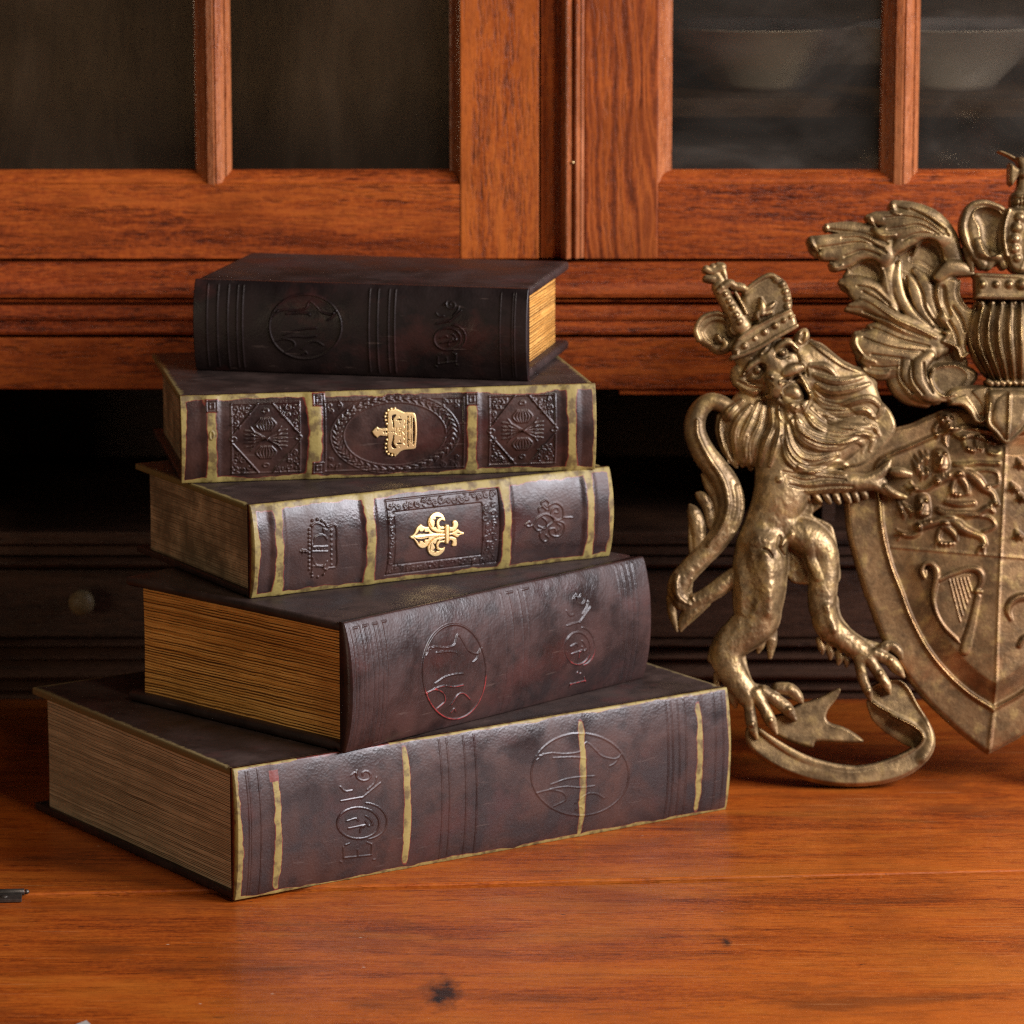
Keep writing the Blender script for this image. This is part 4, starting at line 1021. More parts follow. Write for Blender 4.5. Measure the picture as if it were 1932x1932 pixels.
class Spine:
    """converts places seen on a spine into millimetres along it (s) and up it (t)"""
    def __init__(s, k):
        s.k = k; s.L = BK[k][3] * 1000; s.T = BK[k][5] * 1000
        s.q = [np.array(p, float) for p in QUAD[k]]
    def mm(s, crop, x, y):
        a, b, c = CROP[crop]; p = np.array([a + x * c, b + y * c])
        bx, by, th = BK[s.k][:3]; ct, st_ = math.cos(th), math.sin(th)
        def proj(u, v):
            d = -spine_y(s.k, v) / 1000.0; u_ = u / 1000.0
            wx, wy, wz = bx + ct * u_ - st_ * d, by + st_ * u_ + ct * d + CAMD, ZB[s.k] + v / 1000.0 - CAMH
            dep = CP * wy - SP * wz
            return np.array([S / 2 + FPX * wx / dep, S / 2 - FPX * (SP * wy + CP * wz) / dep])
        TL, TR, BL, BR = s.q
        u = float(np.clip((p[0] - TL[0]) / (TR[0] - TL[0]), 0, 1)); v = s.T * float(np.clip(1 - (p[1] - (TL[1] + (TR[1] - TL[1]) * u)) / (BL[1] - TL[1]), .03, .97)); u *= s.L
        for _ in range(40):
            f = proj(u, v)
            J = np.array([proj(u + .05, v) - f, proj(u, v + .05) - f]).T / .05
            J[1, 1] = min(J[1, 1], -3.0)
            d = np.linalg.solve(J, p - f) * .6
            u += float(np.clip(d[0], -30, 30)); v = float(np.clip(v + np.clip(d[1], -5, 5), .3, s.T - .3))
        s.err = max(getattr(s, 'err', 0), float(np.abs(proj(u, v) - p).max()))
        return u, v
    def path(s, crop, pts, r=0.6):
        return [s.mm(crop, p[0], p[1]) + (p[2] if len(p) > 2 else r,) for p in pts]

def swirl(R, s, t, r, amp, w=0.55, turn=1, ph=0.0, fold=1.4):
    P = []
    for i in range(14):
        a = ph + turn * i / 13 * fold * 2 * math.pi
        q = r * (1 - 0.85 * i / 13)
        P.append((s + q * math.cos(a), t + q * math.sin(a), w * (1 - 0.3 * i / 13)))
    R.add(P, amp, n=3)

def foliage_fill(R, poly, amp, size=2.2, seed=1, dens=1.0):
    """stamped scroll leaves packed inside a closed outline"""
    rn = random.Random(seed); P = np.array(poly)
    x0, y0 = P.min(0); x1, y1 = P.max(0)
    def inside(x, y):
        c = False; n = len(P); j = n - 1
        for i in range(n):
            if (P[i][1] > y) != (P[j][1] > y) and x < (P[j][0] - P[i][0]) * (y - P[i][1]) / (P[j][1] - P[i][1]) + P[i][0]: c = not c
            j = i
        return c
    nx = max(1, int((x1 - x0) / (size * 1.5) * dens)); ny = max(1, int((y1 - y0) / (size * 1.5) * dens))
    for i in range(nx):
        for j in range(ny):
            x = x0 + (i + 0.5 + rn.uniform(-.2, .2)) * (x1 - x0) / nx; y = y0 + (j + 0.5 + rn.uniform(-.2, .2)) * (y1 - y0) / ny
            if not inside(x, y): continue
            swirl(R, x, y, size * rn.uniform(.55, .8), amp, 0.5, rn.choice((-1, 1)), rn.uniform(0, 6.28), rn.uniform(.8, 1.3))
            a = rn.uniform(0, 6.28)
            R.add([(x + size * .75 * math.cos(a), y + size * .75 * math.sin(a), .45), (x + size * 1.1 * math.cos(a + .5), y + size * 1.1 * math.sin(a + .5), .3)], amp)

def rect(R, a, b, c, d, w, amp):
    for P in (((a, c), (b, c)), ((b, c), (b, d)), ((b, d), (a, d)), ((a, d), (a, c))): R.add([P[0] + (w,), P[1] + (w,)], amp, n=2)

def ellipse(cx, cy, rx, ry, r, n=28, rot=0.0):
    return [(cx + rx * math.cos(a) * math.cos(rot) - ry * math.sin(a) * math.sin(rot), cy + rx * math.cos(a) * math.sin(rot) + ry * math.sin(a) * math.cos(rot), r) for a in (2 * math.pi * i / n for i in range(n))]

def spine_map(k, lift=0.0):
    def f(u, v, z):
        return np.stack([u, -(spine_y(k, v) + z + lift), v], 1) / 1000.0
    return f
def spine_map_flat(k):
    def f(u, v, z):
        y = np.where(z < -5, 3.0, -(spine_y(k, v) + z))
        return np.stack([u, y, v], 1) / 1000.0
    return f

def band_wear(R, s0, w, t0, t1, seed, noise=0.35, flare=0.5):
    """an upright rubbed strip, its edges wandering, flaring out at head and tail"""
    T = R.v[-1]
    wob = fbm(R.V / 7.0 + seed, R.V * 0 + seed, seed) * 2
    wd = w * (1 + noise * 2 * fbm(R.V / 9.0, R.V * 0 + 3.3, seed + 9) + flare * (np.exp(-(R.V / 7) ** 2) + np.exp(-((T - R.V) / 7) ** 2)) - 0.12)
    d = np.abs(R.U - s0 - wob * w * 0.35) / wd
    e = np.clip((1.30 - d) / 0.75, 0, 1)
    vert = np.clip((R.V - t0) / 4 + 0.5, 0, 1) * np.clip((t1 - R.V) / 4 + 0.5, 0, 1)
    return e * vert
def edge_wear(R, L, T, top, bot, left, right, seed):
    n1 = 1 + 0.9 * fbm(R.U / 14.0, R.V / 14.0, seed, 4) * 2
    f = lambda d, w: np.clip((1.3 - d / np.maximum(w * n1, 1e-3)) / 0.55, 0, 1) if w > 0 else 0 * R.U
    return np.maximum.reduce([f(T - R.V, top), f(R.V, bot), f(R.U, left), f(L - R.U, right)])

def make_book(k, name_label, cov, board, e, f, covmat, spmat, papmat, step=0.42, bev=0.0012, build_spine=None):
    x, y, th, L, D, T = BK[k]
    root = empty('book', (x, y, ZB[k]), th, name_label, 'book', 'leather bound books in the stack')
    T -= 0.0003
    for nm, z0 in (('back_cover', 0.0), ('front_cover', T - board)):
        bm = box_bm(-L / 2, L / 2, -D / 2, D / 2, -board / 2, board / 2, bev, 3)
        sgn = -1 if nm == 'back_cover' else 1
        for yy in (-D / 2 + .0048, -D / 2 + .0068, -D / 2 + .0088):
            bmesh.ops.bisect_plane(bm, geom=list(bm.verts) + list(bm.edges) + list(bm.faces), plane_co=(0, yy, 0), plane_no=(0, 1, 0))
        for v in bm.verts:
            if abs(v.co.y + D / 2 - .0068) < 1e-5 and v.co.z * sgn > board * .25: v.co.z -= sgn * .0011
        o = bm_obj(nm, bm, covmat if nm == 'front_cover' else COVER_DARK, root, True, (L / 2, D / 2 + 0.0005, z0 + board / 2))
    bm = bmesh.new()
    # page block with a slightly hollow fore edge
    n = 12
    prof = []
    y1 = D - f
    z0, z1 = board, T - board
    for i in range(n + 1):
        t = i / n
        prof.append((y1 - 0.0006 * math.sin(math.pi * t), z0 + (z1 - z0) * t))
    prof = [(0.0026, z0)] + prof + [(0.0026, z1)]
    prism_bm(prof, e, L - e, 'x', bm)
    bm_obj('page_block', bm, papmat, root)
    sp = Spine(k)
    R = Relief(0, 0, L * 1000, T * 1000, step, filled=True)
    wear_sheen = build_spine(R, sp)
    s = R.build('spine', spine_map_flat(k), spmat, root, back=-10, attrs={'wear_sheen': wear_sheen})
    return root, s, sp

# --- stamped motifs shared by the plainer volumes
def roundel(R, sp, crop, cx, cy, rx, ry, amp=0.55):
    """round stamp: outline, leaning figure above, broken strokes below"""
    def q(pts, r=0.55): return [sp.mm(crop, cx + p[0] * rx, cy + p[1] * ry) + (r,) for p in pts]
    R.add(q([(math.cos(a), math.sin(a)) for a in np.linspace(0, 2 * math.pi, 40)], 0.6), amp, n=3)
    for L_ in ([(-.85, -.45), (-.6, -.52), (-.3, -.5), (0.0, -.56), (.12, -.78), (.3, -.62), (.45, -.45), (.72, -.38), (.85, -.5)], [(-.55, -.40), (-.2, -.42), (.1, -.40), (.12, -.34)], [(-.9, -.33), (-.75, -.5)], [(.6, -.2), (.72, -.28), (.8, -.42)],
               [(-.6, .25), (-.3, .12), (0.0, .06), (.3, .04)], [(-.62, .36), (-.3, .30), (.0, .32), (.3, .28)], [(-.9, .46), (-.6, .38), (-.35, .45), (-.3, .62), (-.55, .78)], [(-.1, .70), (.1, .50), (.3, .46), (.5, .58)], [(-.1, .86), (.0, .78), (.05, .84)]):
        R.add(q(L_, 0.5), amp * 0.9)

def books_word(R, sp, crop, cx, y_base, h, w, amp=0.5, first='E'):
    """the word running up the spine: BOOKS, its first O a ring with fruit inside"""
    def q(pts, r=0.5): return [sp.mm(crop, cx + p[0] * w, y_base - p[1] * h) + (r,) for p in pts]
    # B (lowest letter), read with the head tilted left
    if first == 'E':
        for L_ in ([(-.5, .02), (.45, .05)], [(-.5, .02), (-.52, .14)], [(.45, .05), (.47, .17)], [(-.02, .04), (-.02, .11)], [(-.62, -.02), (-.56, -.03)], [(.5, .0), (.58, .0)], [(-.3, .18), (-.45, .16)], [(.3, .19), (.45, .17)]): R.add(q(L_), amp)
    else:
        for L_ in ([(-.45, .02), (.4, .06)], [(-.5, -.01), (-.42, .03)], [(.35, .1), (.42, .04)], [(-.05, .14), (0, .15)], [(.12, .13), (.18, .14)]): R.add(q(L_), amp)
    R.add(q([(math.cos(a) * .72, .40 + .17 * math.sin(a)) for a in np.linspace(0, 2 * math.pi, 30)], .6), amp, n=3)
    R.add(q([(.2 + .78 * math.cos(a), .42 + .2 * math.sin(a)) for a in np.linspace(-1.4, 1.5, 16)], .5), amp, n=3)
    for L_ in ([(-.35, .34), (.25, .38)], [(-.4, .42), (-.1, .45), (.0, .43)], [(.05, .30), (.1, .36), (.2, .36)], [(.25, .42), (.35, .37), (.45, .39)], [(.25, .48), (.42, .44), (.5, .38)]): R.add(q(L_, .5), amp)
    # K and S
    for L_ in ([(-.6, .64), (.1, .68)], [(.1, .67), (.45, .76), (.75, .84)], [(.3, .76), (.55, .84), (.62, .90)], [(-.62, .80), (-.45, .75), (-.2, .755)]): R.add(q(L_), amp)
    cxs, cys = .22, .93
    R.add(q([(cxs + .32 * (1 - .06 * i) * math.cos(i * .55 + 2.6), cys + .085 * (1 - .06 * i) * math.sin(i * .55 + 2.6)) for i in range(14)], .5), amp, n=3)
    R.add(q([(-.25, .92), (-.12, .955), (-.05, .93)], .45), amp)

# ---- lowest book
def spine5(R, sp):
    L, T = sp.L, sp.T
    for x in (97, 106, 142, 822, 850, 912, 952, 1672, 1690, 1715, 1740, 1850, 1880):
        s0 = sp.mm('G', x, 560 - x * .17)[0]
        R.add([(s0, 2, .5), (s0, T - 2, .5)], .28, n=2)
    roundel(R, sp, 'P', 975, 930, 715, 600, .34)
    books_word(R, sp, 'O', 620, 1600, 1340, 430, .42, 'E')
    wear_sheen = edge_wear(R, L, T, 1.3, 1.7, 2.6, 1.4, 5)
    wear_sheen = wear_sheen * np.where((R.V > T - 4) & (R.U > 0.12 * L) & (R.U < .30 * L), 0.3, 1)
    for x, w, a, b in ((203, 2.3, 3, T - 6), (690, 2.1, 4, T - 3), (1350, 2.0, 0, T - 5), (1790, 2.2, 3, T - 6)):
        s0 = sp.mm('G', x, 560 - x * .17)[0]
        wv = band_wear(R, s0, w * 1.12, a, b, int(x), flare=-.45); wear_sheen = np.maximum(wear_sheen, wv)
        R.Z += 0.5 * np.exp(-((R.U - s0) / 3.2) ** 2)
    # a red smear at the head of the first band
    s0 = sp.mm('G', 190, 360)[0]
    wear_sheen = np.where((np.abs(R.U - s0) < 3.0) & (R.V > T - 10) & (R.V < T - 4), np.minimum(wear_sheen, 0.38) * 0 + 0.36, wear_sheen)
    R.Z += fbm(R.U / 22, R.V / 22, 3) * 0.5
    return wear_sheen

def spine4(R, sp):
    L, T = sp.L, sp.T
    for x, ye in ((100, 500), (160, 490), (220, 480), (275, 470)):
        for d in (-13, 13):
            s0 = sp.mm('H', x + d, 620)[0]
            R.add([(s0, T * .04, .42), (s0, T - 3.5, .5)], .5, n=2)
        a = sp.mm('H', x - 13, ye)[0]; b = sp.mm('H', x + 13, ye)[0]
        R.add([(a, T - 3.5, .45), (b, T - 3.5, .45)], .5, n=2)
    for x in (1030, 1130):
        for d in (-20, 20):
            s0 = sp.mm('H', x + d, 460)[0]
            R.add([(s0, T * .04, .42), (s0, T - 3.0, .5)], .5, n=2)
        a = sp.mm('H', x - 20, 300)[0]; b = sp.mm('H', x + 20, 300)[0]
        R.add([(a, T - 3.0, .45), (b, T - 3.0, .45)], .5, n=2)
    for x in (1710, 1745, 1780, 1810):
        s0 = sp.mm('H', x, 400)[0]
        R.add([(s0, 2, .6), (s0, T - 2, .6)], .6, n=2)
    roundel(R, sp, 'H', 702, 792, 190, 285, .8)
    books_word(R, sp, 'H', 1445, 880, 570, 105, .7, '1')
    R.Z += fbm(R.U / 18, R.V / 18, 8) * 0.55 + fbm(R.U / 4, R.V / 4, 9) * 0.14
    # red sheen painted into the colour at the foot of the stamps
    Q = Relief(0, 0, L, T, R.step, filled=True); Q.Z = Q.Z[:R.Z.shape[0], :R.Z.shape[1]]
    roundel(Q, sp, 'H', 702, 792, 190, 285, 1.0); books_word(Q, sp, 'H', 1445, 880, 570, 105, .8, '1')
    return np.clip(Q.Z, 0, 1) * 0.37 * np.clip((T * .46 - R.V) / 8, 0, 1)

def ornate_crown(R, sp, crop, pts_fn, amp):
    pass

def spine3(R, sp):
    L, T = sp.L, sp.T
    c = lambda cr_, x, y: sp.mm(cr_, x, y)
    # hubs
    wear_sheen = edge_wear(R, L, T, 2.9, 2.2, 2.6, 2.0, 33)
    for crp, x, y, w in (('I', 390, 800, 2.7), ('I', 1228, 700, 3.1), ('J', 785, 550, 2.8), ('J', 1550, 480, 2.5)):
        s0 = c(crp, x, y)[0]
        wear_sheen = np.maximum(wear_sheen, band_wear(R, s0, w, 0, T, int(x)))
        R.Z += 1.0 * np.exp(-((R.U - s0) / 4.6) ** 4)
    # stamped crown lying on its side (left panel)
    A = lambda L_, r=.5: sp.path('I', L_, r)
    R.add(A([(800, 560), (830, 600), (905, 595), (915, 780), (912, 960), (830, 985), (790, 1040)], .55), .7)
    R.add(A([(690, 1030), (685, 800), (690, 600), (740, 570), (800, 600)], .5), .6)
    for i in range(13):
        a = i / 12
        x, y = (690 + 90 * math.cos(math.pi * (1 + a) * 1.0) if False else 662, 590 + 440 * a)
        R.add(A([(x + (20 if i in (0, 12) else 0), y)], .95) , .8)
    for x, y in ((690, 545), (735, 535), (775, 550), (690, 1060), (740, 1065), (790, 1040)): R.add(A([(x, y)], .9), .8)
    for i in range(8): R.add(A([(865, 640 + 45 * i)], .8), .7)
    for L_ in ([(690, 780), (720, 700), (790, 680), (825, 720)], [(690, 830), (830, 830)], [(690, 790), (830, 785)], [(690, 880), (720, 950), (790, 960), (825, 920)], [(820, 640), (790, 620), (800, 660)], [(820, 1000), (790, 980), (800, 950)], [(690, 965), (800, 965)]): R.add(A(L_), .6)
    for L_ in ([(580, 830), (650, 830)], [(600, 815), (600, 845)], [(620, 820), (640, 840)]): R.add(A(L_, .6), .7)
    for x in (715, 745, 775, 800): R.add(A([(x, 807)], .55), .6)
    # framed middle panel
    F = [c('I', 1350, 330), c('J', 680, 215), c('J', 690, 930), c('I', 1300, 1050)]
    fi = [c('I', 1432, 460), c('J', 545, 375), c('J', 552, 855), c('I', 1440, 950)]
    rect = lambda P, r: [p + (r,) for p in (P + [P[0]])]
    s0, s1 = F[0][0], F[1][0]; i0, i1 = fi[0][0], fi[1][0]
    tb, tt = 5.0, T - 5.0; ib, it = 10.5, T - 12.0
    for (a, b, d, e_) in ((s0, s1, tb, tt), (i0, i1, ib, it)):
        R.add([(a, d, .5), (b, d, .5)], -.5, n=2); R.add([(a, e_, .5), (b, e_, .5)], -.5, n=2); R.add([(a, d, .5), (a, e_, .5)], -.5, n=2); R.add([(b, d, .5), (b, e_, .5)], -.5, n=2)
    foliage_fill(R, [(s0 + 1, it + .7), (s1 - 1, it + .7), (s1 - 1, tt - .6), (s0 + 1, tt - .6)], .55, 2.6, 3)
    foliage_fill(R, [(s0 + 1, tb + .6), (s1 - 1, tb + .6), (s1 - 1, ib - .7), (s0 + 1, ib - .7)], .5, 2.4, 4)
    foliage_fill(R, [(s0 + 1, ib), (i0 - .8, ib), (i0 - .8, it), (s0 + 1, it)], .45, 2.4, 5); foliage_fill(R, [(i1 + .8, ib), (s1 - 1, ib), (s1 - 1, it), (i1 + .8, it)], .45, 2.4, 6)
    # scrolled ornament (right panel)
    B = lambda L_, r=.55: sp.path('J', L_, r)
    for L_ in ([(950, 590), (990, 560), (1000, 600), (970, 600), (1020, 590), (1070, 520), (1150, 490), (1215, 545), (1150, 600), (1070, 640), (1020, 590)], [(1110, 520), (1150, 560), (1130, 620), (1070, 600)], [(1170, 450), (1180, 400), (1240, 385), (1295, 430), (1300, 510), (1250, 545), (1190, 500), (1200, 440), (1250, 430), (1255, 470), (1225, 475)],
               [(1080, 470), (1075, 430), (1110, 420), (1150, 450)], [(1110, 420), (1100, 380), (1140, 355), (1170, 385), (1150, 420), (1130, 405)], [(1300, 520), (1385, 520)], [(1215, 550), (1300, 570), (1310, 630), (1260, 690), (1190, 680), (1175, 630), (1220, 620), (1235, 655)], [(1090, 660), (1090, 700), (1130, 740), (1170, 710), (1140, 680)], [(1240, 570), (1280, 600), (1250, 640)]):
        R.add(B(L_), .6)
    wear_sheen = np.maximum(wear_sheen, 0)
    R.Z += fbm(R.U / 18, R.V / 18, 12) * 0.5
    return wear_sheen

def spine2(R, sp):
    L, T = sp.L, sp.T
    wear_sheen = edge_wear(R, L, T, 2.7, 2.4, 2.4, 2.2, 44)
    for crp, x, y, w in (('Kc', 462, 450, 3.0), ('Kc', 1352, 420, 4.0), ('L', 800, 380, 2.9), ('L', 1570, 350, 2.8)):
        s0 = sp.mm(crp, x, y)[0]
        wear_sheen = np.maximum(wear_sheen, band_wear(R, s0, w, 2, T, int(x) + 3))
        R.Z += 1.0 * np.exp(-((R.U - s0) / 4.8) ** 4)
    # small square stamps at the hubs
    for crp, x, y in (('Kc', 462, 205), ('L', 795, 130), ('Kc', 1385, 150), ('Kc', 1385, 740)):
        s0, t0 = sp.mm(crp, x, y)
        for r in (3.0, 1.3): rect(R, s0 - r, s0 + r, t0 - r, t0 + r, .45, .5)
        g = np.exp(-(np.maximum(np.abs(R.U - s0), np.abs(R.V - t0)) / 4) ** 6); wear_sheen = wear_sheen * (1 - .97 * g)
    s0, t0 = sp.mm('Kc', 462, 460); R.add(ellipse(s0, t0, 1.1, 2.4, .5), .6, n=3)
    def panel(crp, x0, x1, y0, y1):
        a, t1 = sp.mm(crp, x0, y0); b, _ = sp.mm(crp, x1, y0); t0 = 5.0; t1 = T - 5.0
        m, h = (a + b) / 2, (b - a) / 2
        mt = (t0 + t1) / 2; hh = (t1 - t0) / 2
        rect(R, a, b, t0, t1, .5, .5)
        cut = .42
        for sx in (-1, 1):
            for sy in (-1, 1):
                tri = [(m + sx * h * .98, mt + sy * hh * .98), (m + sx * h * .98, mt + sy * hh * .12), (m + sx * h * .22, mt + sy * hh * .98)]
                R.add([tri[1] + (.6,), tri[2] + (.6,)], .7, n=2)
                c = [sum(p[0] for p in tri) / 3, sum(p[1] for p in tri) / 3]
                tt = [((p[0] - c[0]) * .9 + c[0], (p[1] - c[1]) * .9 + c[1]) for p in tri]
                R.press(tri, -.25, .6, smooth=False)
                foliage_fill(R, tt, .65, 2.5, int(a * 10) + sx * 3 + sy, 1.15)
        # two ribbed bulbs, tip dots and crossing sprays
        for sy in (-1, 1):
            cy = mt + sy * hh * .40
            for k_ in (-1, -.66, -.33, 0, .33, .66, 1):
                R.add([(m + k_ * 3.0, cy - 3.4, .45), (m + k_ * 5.6, cy, .55), (m + k_ * 3.0, cy + 3.4, .45)], .75)
            R.add(ellipse(m, mt + sy * hh * .78, 1.6, 1.0, .5), .6, n=3)
        for sx in (-1, 1):
            for a_ in (-.42, -.2, 0, .2, .42):
                R.add([(m, mt, .5), (m + sx * h * .35, mt + a_ * 9, .6), (m + sx * h * .62, mt + a_ * 14 * .8, .35)], .7)
                R.add([(m + sx * h * .35, mt + a_ * 10, .5), (m + sx * h * .45, mt + a_ * 16, .35)], .6)
            R.add(ellipse(m + sx * h * .96, mt, 1.8, 1.3, .5), .6, n=3)
    panel('Kc', 625, 1215, 120, 800)
    panel('L', 925, 1435, 60, 660)
    # middle: oval wreath
    a = sp.mm('Kc', 1445, 460)[0]; b = sp.mm('L', 735, 380)[0]
    m, mt = (a + b) / 2, T / 2; h = (b - a) / 2
    rect(R, a, b, 4.5, T - 5, .5, .5)
    R.add(ellipse(m, mt, h * .93, T * .46, .5, 40), .5, n=3); R.add(ellipse(m, mt, h * .74, T * .365, .5, 40), .5, n=3)
    for i in range(44):
        q = 2 * math.pi * i / 44; q2 = q + .12
        p = lambda f, g: (m + h * f * math.cos(g), mt + T * f * .495 * math.sin(g))
        x0, y0 = p(.77, q); x1, y1 = p(.84, q2); x2, y2 = p(.90, q)
        R.add([(x0, y0, .4), (x1, y1, .6), (x2, y2, .4)], .65)
        swirl(R, *p(.835, q + .06), .9, .4, .4, 1 if i % 2 else -1, q)
    for sx in (-1, 1):
        for sy in (-1, 1):
            c = [(m + sx * h * .97, mt + sy * (T / 2 - 5.5)), (m + sx * h * .97, mt + sy * T * .18), (m + sx * h * .80, mt + sy * T * .34), (m + sx * h * .55, mt + sy * (T / 2 - 5.5))]
            foliage_fill(R, c, .5, 2.3, 60 + sx + 2 * sy)
    R.Z += fbm(R.U / 18, R.V / 18, 21) * 0.5
    return wear_sheen

def spine1(R, sp):
    L, T = sp.L, sp.T
    for x in (205, 300, 395, 480, 530, 1690, 1770, 1870, 1925):
        s0 = sp.mm('Q', x, 500)[0]; R.add([(s0, 2.5, .5), (s0, T - 2.5, .5)], .5, n=2)
    for x in (1130, 1235, 1255):
        s0 = sp.mm('R', x, 700)[0]; R.add([(s0, 2.5, .45), (s0, T - 2.5, .45)], .4, n=2)
    roundel(R, sp, 'Q', 1110, 580, 330, 295, .7)
    books_word(R, sp, 'R', 680, 990, 560, 160, .6, 'E')
    R.Z += fbm(R.U / 16, R.V / 16, 31) * 0.6
    return np.zeros_like(R.U)

LEA_A = leather('worn_leather_spine', redc=(0.17, 0.032, 0.022)); LEA_B = leather('dark_leather_spine', (0.020, 0.011, 0.010), (0.048, 0.020, 0.016), 0.32, redc=(0.30, 0.030, 0.030))
LEA_C = leather('black_leather_spine', (0.009, 0.005, 0.005), (0.017, 0.008, 0.007), 0.42, spec=.32, wear_sheen=False)
COVER_DARK = leather('dark_cover_leather', (0.017, 0.010, 0.009), (0.034, 0.018, 0.015), 0.44, wear_sheen=False)
def board_mat(k, c, edge, base=(0.022, 0.014, 0.012), tint=(0.042, 0.024, 0.019), rough=0.44):
    return leather('cover_leather', base, tint, rough, dims=(BK[k][3], BK[k][4], c), edge=edge, wear_sheen=False)
P_OLD = paper('old_brown_pages', (0.46, 0.34, 0.21), (0.64, 0.50, 0.34), (0.12, 0.083, 0.048), 330, 0.0, 0.7, 330.0)
P_GOLD = paper('gilded_pages', (0.66, 0.29, 0.052), (0.92, 0.52, 0.15), (0.10, 0.038, 0.008), 330, 0.0, 0.9, 200.0)
P_SPOT = paper('spotted_pages', (0.32, 0.23, 0.135), (0.46, 0.345, 0.215), (0.17, 0.115, 0.063), 260, 0.75, 0.4)

b5, s5, sp5 = make_book(5, 'thick worn book at the bottom of the stack, flat on the desk', None, .0042, .0030, .0125, board_mat(5, .0042, (0.16, 0.115, 0.05)), LEA_A, P_OLD, build_spine=spine5)
b4, s4, sp4 = make_book(4, 'dark plain leather book with gold-orange page edges on the lowest book', None, .0052, .0055, .0085, board_mat(4, .0052, None), LEA_B, P_GOLD, bev=.0023, build_spine=spine4)
b3, s3, sp3 = make_book(3, 'brown book with a gold fleur-de-lis on its olive edged spine', None, .0036, .0030, .0130, board_mat(3, .0036, (0.17, 0.125, 0.045)), LEA_A, P_SPOT, build_spine=spine3)
b2, s2, sp2 = make_book(2, 'brown book with a gold crown on its ornate olive banded spine', None, .0036, .0050, .0140, board_mat(2, .0036, (0.17, 0.125, 0.045)), LEA_A, P_SPOT, build_spine=spine2)
b1, s1, sp1 = make_book(1, 'black leather book on top of the stack showing golden page edges at its right end', None, .0056, .0065, .0100, board_mat(1, .0056, None, (0.020, 0.012, 0.010), (0.036, 0.019, 0.016)), LEA_C, P_GOLD, bev=.0025, build_spine=spine1)

# ---- gold emblems
def emblem_map(k):
    def f(u, v, z):
        return np.stack([u, -(spine_y(k, v) + 0.15 + z), v], 1) / 1000.0
    return f
def crown_emblem():
    sp = sp2
    pm = lambda L: [sp.mm('M', x, y) for x, y in L]
    c = sp.mm('M', 900, 880)
    R = Relief(c[0] - 16, c[1] - 16, c[0] + 18, c[1] + 16, 0.16)
    R.poly(pm([(770, 760), (780, 600), (780, 440), (820, 360), (900, 340), (1000, 330), (1100, 370), (1190, 410), (1270, 410), (1430, 430), (1480, 560), (1500, 880), (1480, 1180), (1440, 1310), (1200, 1340), (1080, 1390), (1000, 1470), (900, 1430), (800, 1390), (770, 1250), (780, 1040), (770, 900)]), 0, .9, .6)
    for x, y in ((790, 365), (870, 330), (960, 320), (740, 440), (720, 520), (730, 610), (755, 700), (760, 1090), (735, 1190), (725, 1290), (750, 1380), (800, 1440), (880, 1470), (960, 1470)):
        R.tube([sp.mm('M', x, y) + (.75,)], 0.2, 1.0)
    R.poly(pm([(390, 890), (460, 810), (525, 760), (560, 800), (640, 810), (700, 800), (770, 800), (780, 900), (770, 1000), (680, 1000), (600, 990), (560, 1010), (530, 1050), (450, 980)]), 0, .9, .5, smooth=False)
    for L in ([(985, 480), (930, 470), (880, 510), (880, 590), (905, 680), (915, 800), (938, 800), (940, 700), (925, 590), (960, 530)], [(915, 980), (940, 980), (940, 1060), (930, 1170), (960, 1230), (990, 1290), (930, 1300), (875, 1260), (875, 1170), (905, 1060)],
              [(1260, 520), (1290, 530), (1285, 700), (1285, 1060), (1290, 1230), (1265, 1240), (1255, 1000), (1258, 700)], [(1345, 530), (1360, 530), (1358, 800), (1345, 800)], [(1345, 960), (1358, 960), (1358, 1140), (1345, 1140)],
              [(1405, 545), (1440, 640), (1450, 880), (1440, 1120), (1405, 1215), (1395, 1000), (1393, 700)], [(985, 600), (1060, 575), (1130, 595), (1060, 615)], [(985, 1180), (1060, 1160), (1130, 1175), (1060, 1200)]):
        R.hole(pm(L))
    for x, y, r in ((1075, 520, .28), (1080, 670, .3), (1080, 1100, .34), (1075, 1250, .28), (530, 855, .28), (820, 895, .25), (880, 890, .28), (935, 888, .34), (695, 900, .5), (750, 895, .6), (1305, 660, .35), (1305, 1090, .35)):
        s0, t0 = sp.mm('M', x, y); R.hole([(s0 + r * math.cos(a), t0 + r * math.sin(a)) for a in np.linspace(0, 6.28, 9)[:-1]])
    for x, y, r in ((1310, 580, .9), (1310, 740, .75), (1310, 880, 1.0), (1310, 1010, .8), (1310, 1180, .9)): R.tube([sp.mm('M', x, y) + (r,)], .1, .9)
    for L in ([(1200, 600), (1215, 680), (1180, 730), (1210, 790), (1190, 860), (1150, 880)], [(1150, 890), (1200, 960), (1180, 1030), (1210, 1080), (1170, 1150), (1200, 1190)], [(990, 790), (990, 930), (1050, 910), (1050, 800)], [(1060, 800), (1110, 800), (1090, 860), (1070, 850)], [(1060, 980), (1070, 910), (1100, 910), (1105, 980)]):
        R.add([sp.mm('M', x, y) + (.22,) for x, y in L], -.5)
    return R.build('crown_emblem', emblem_map(2), BRASS, s2, back=-.1)
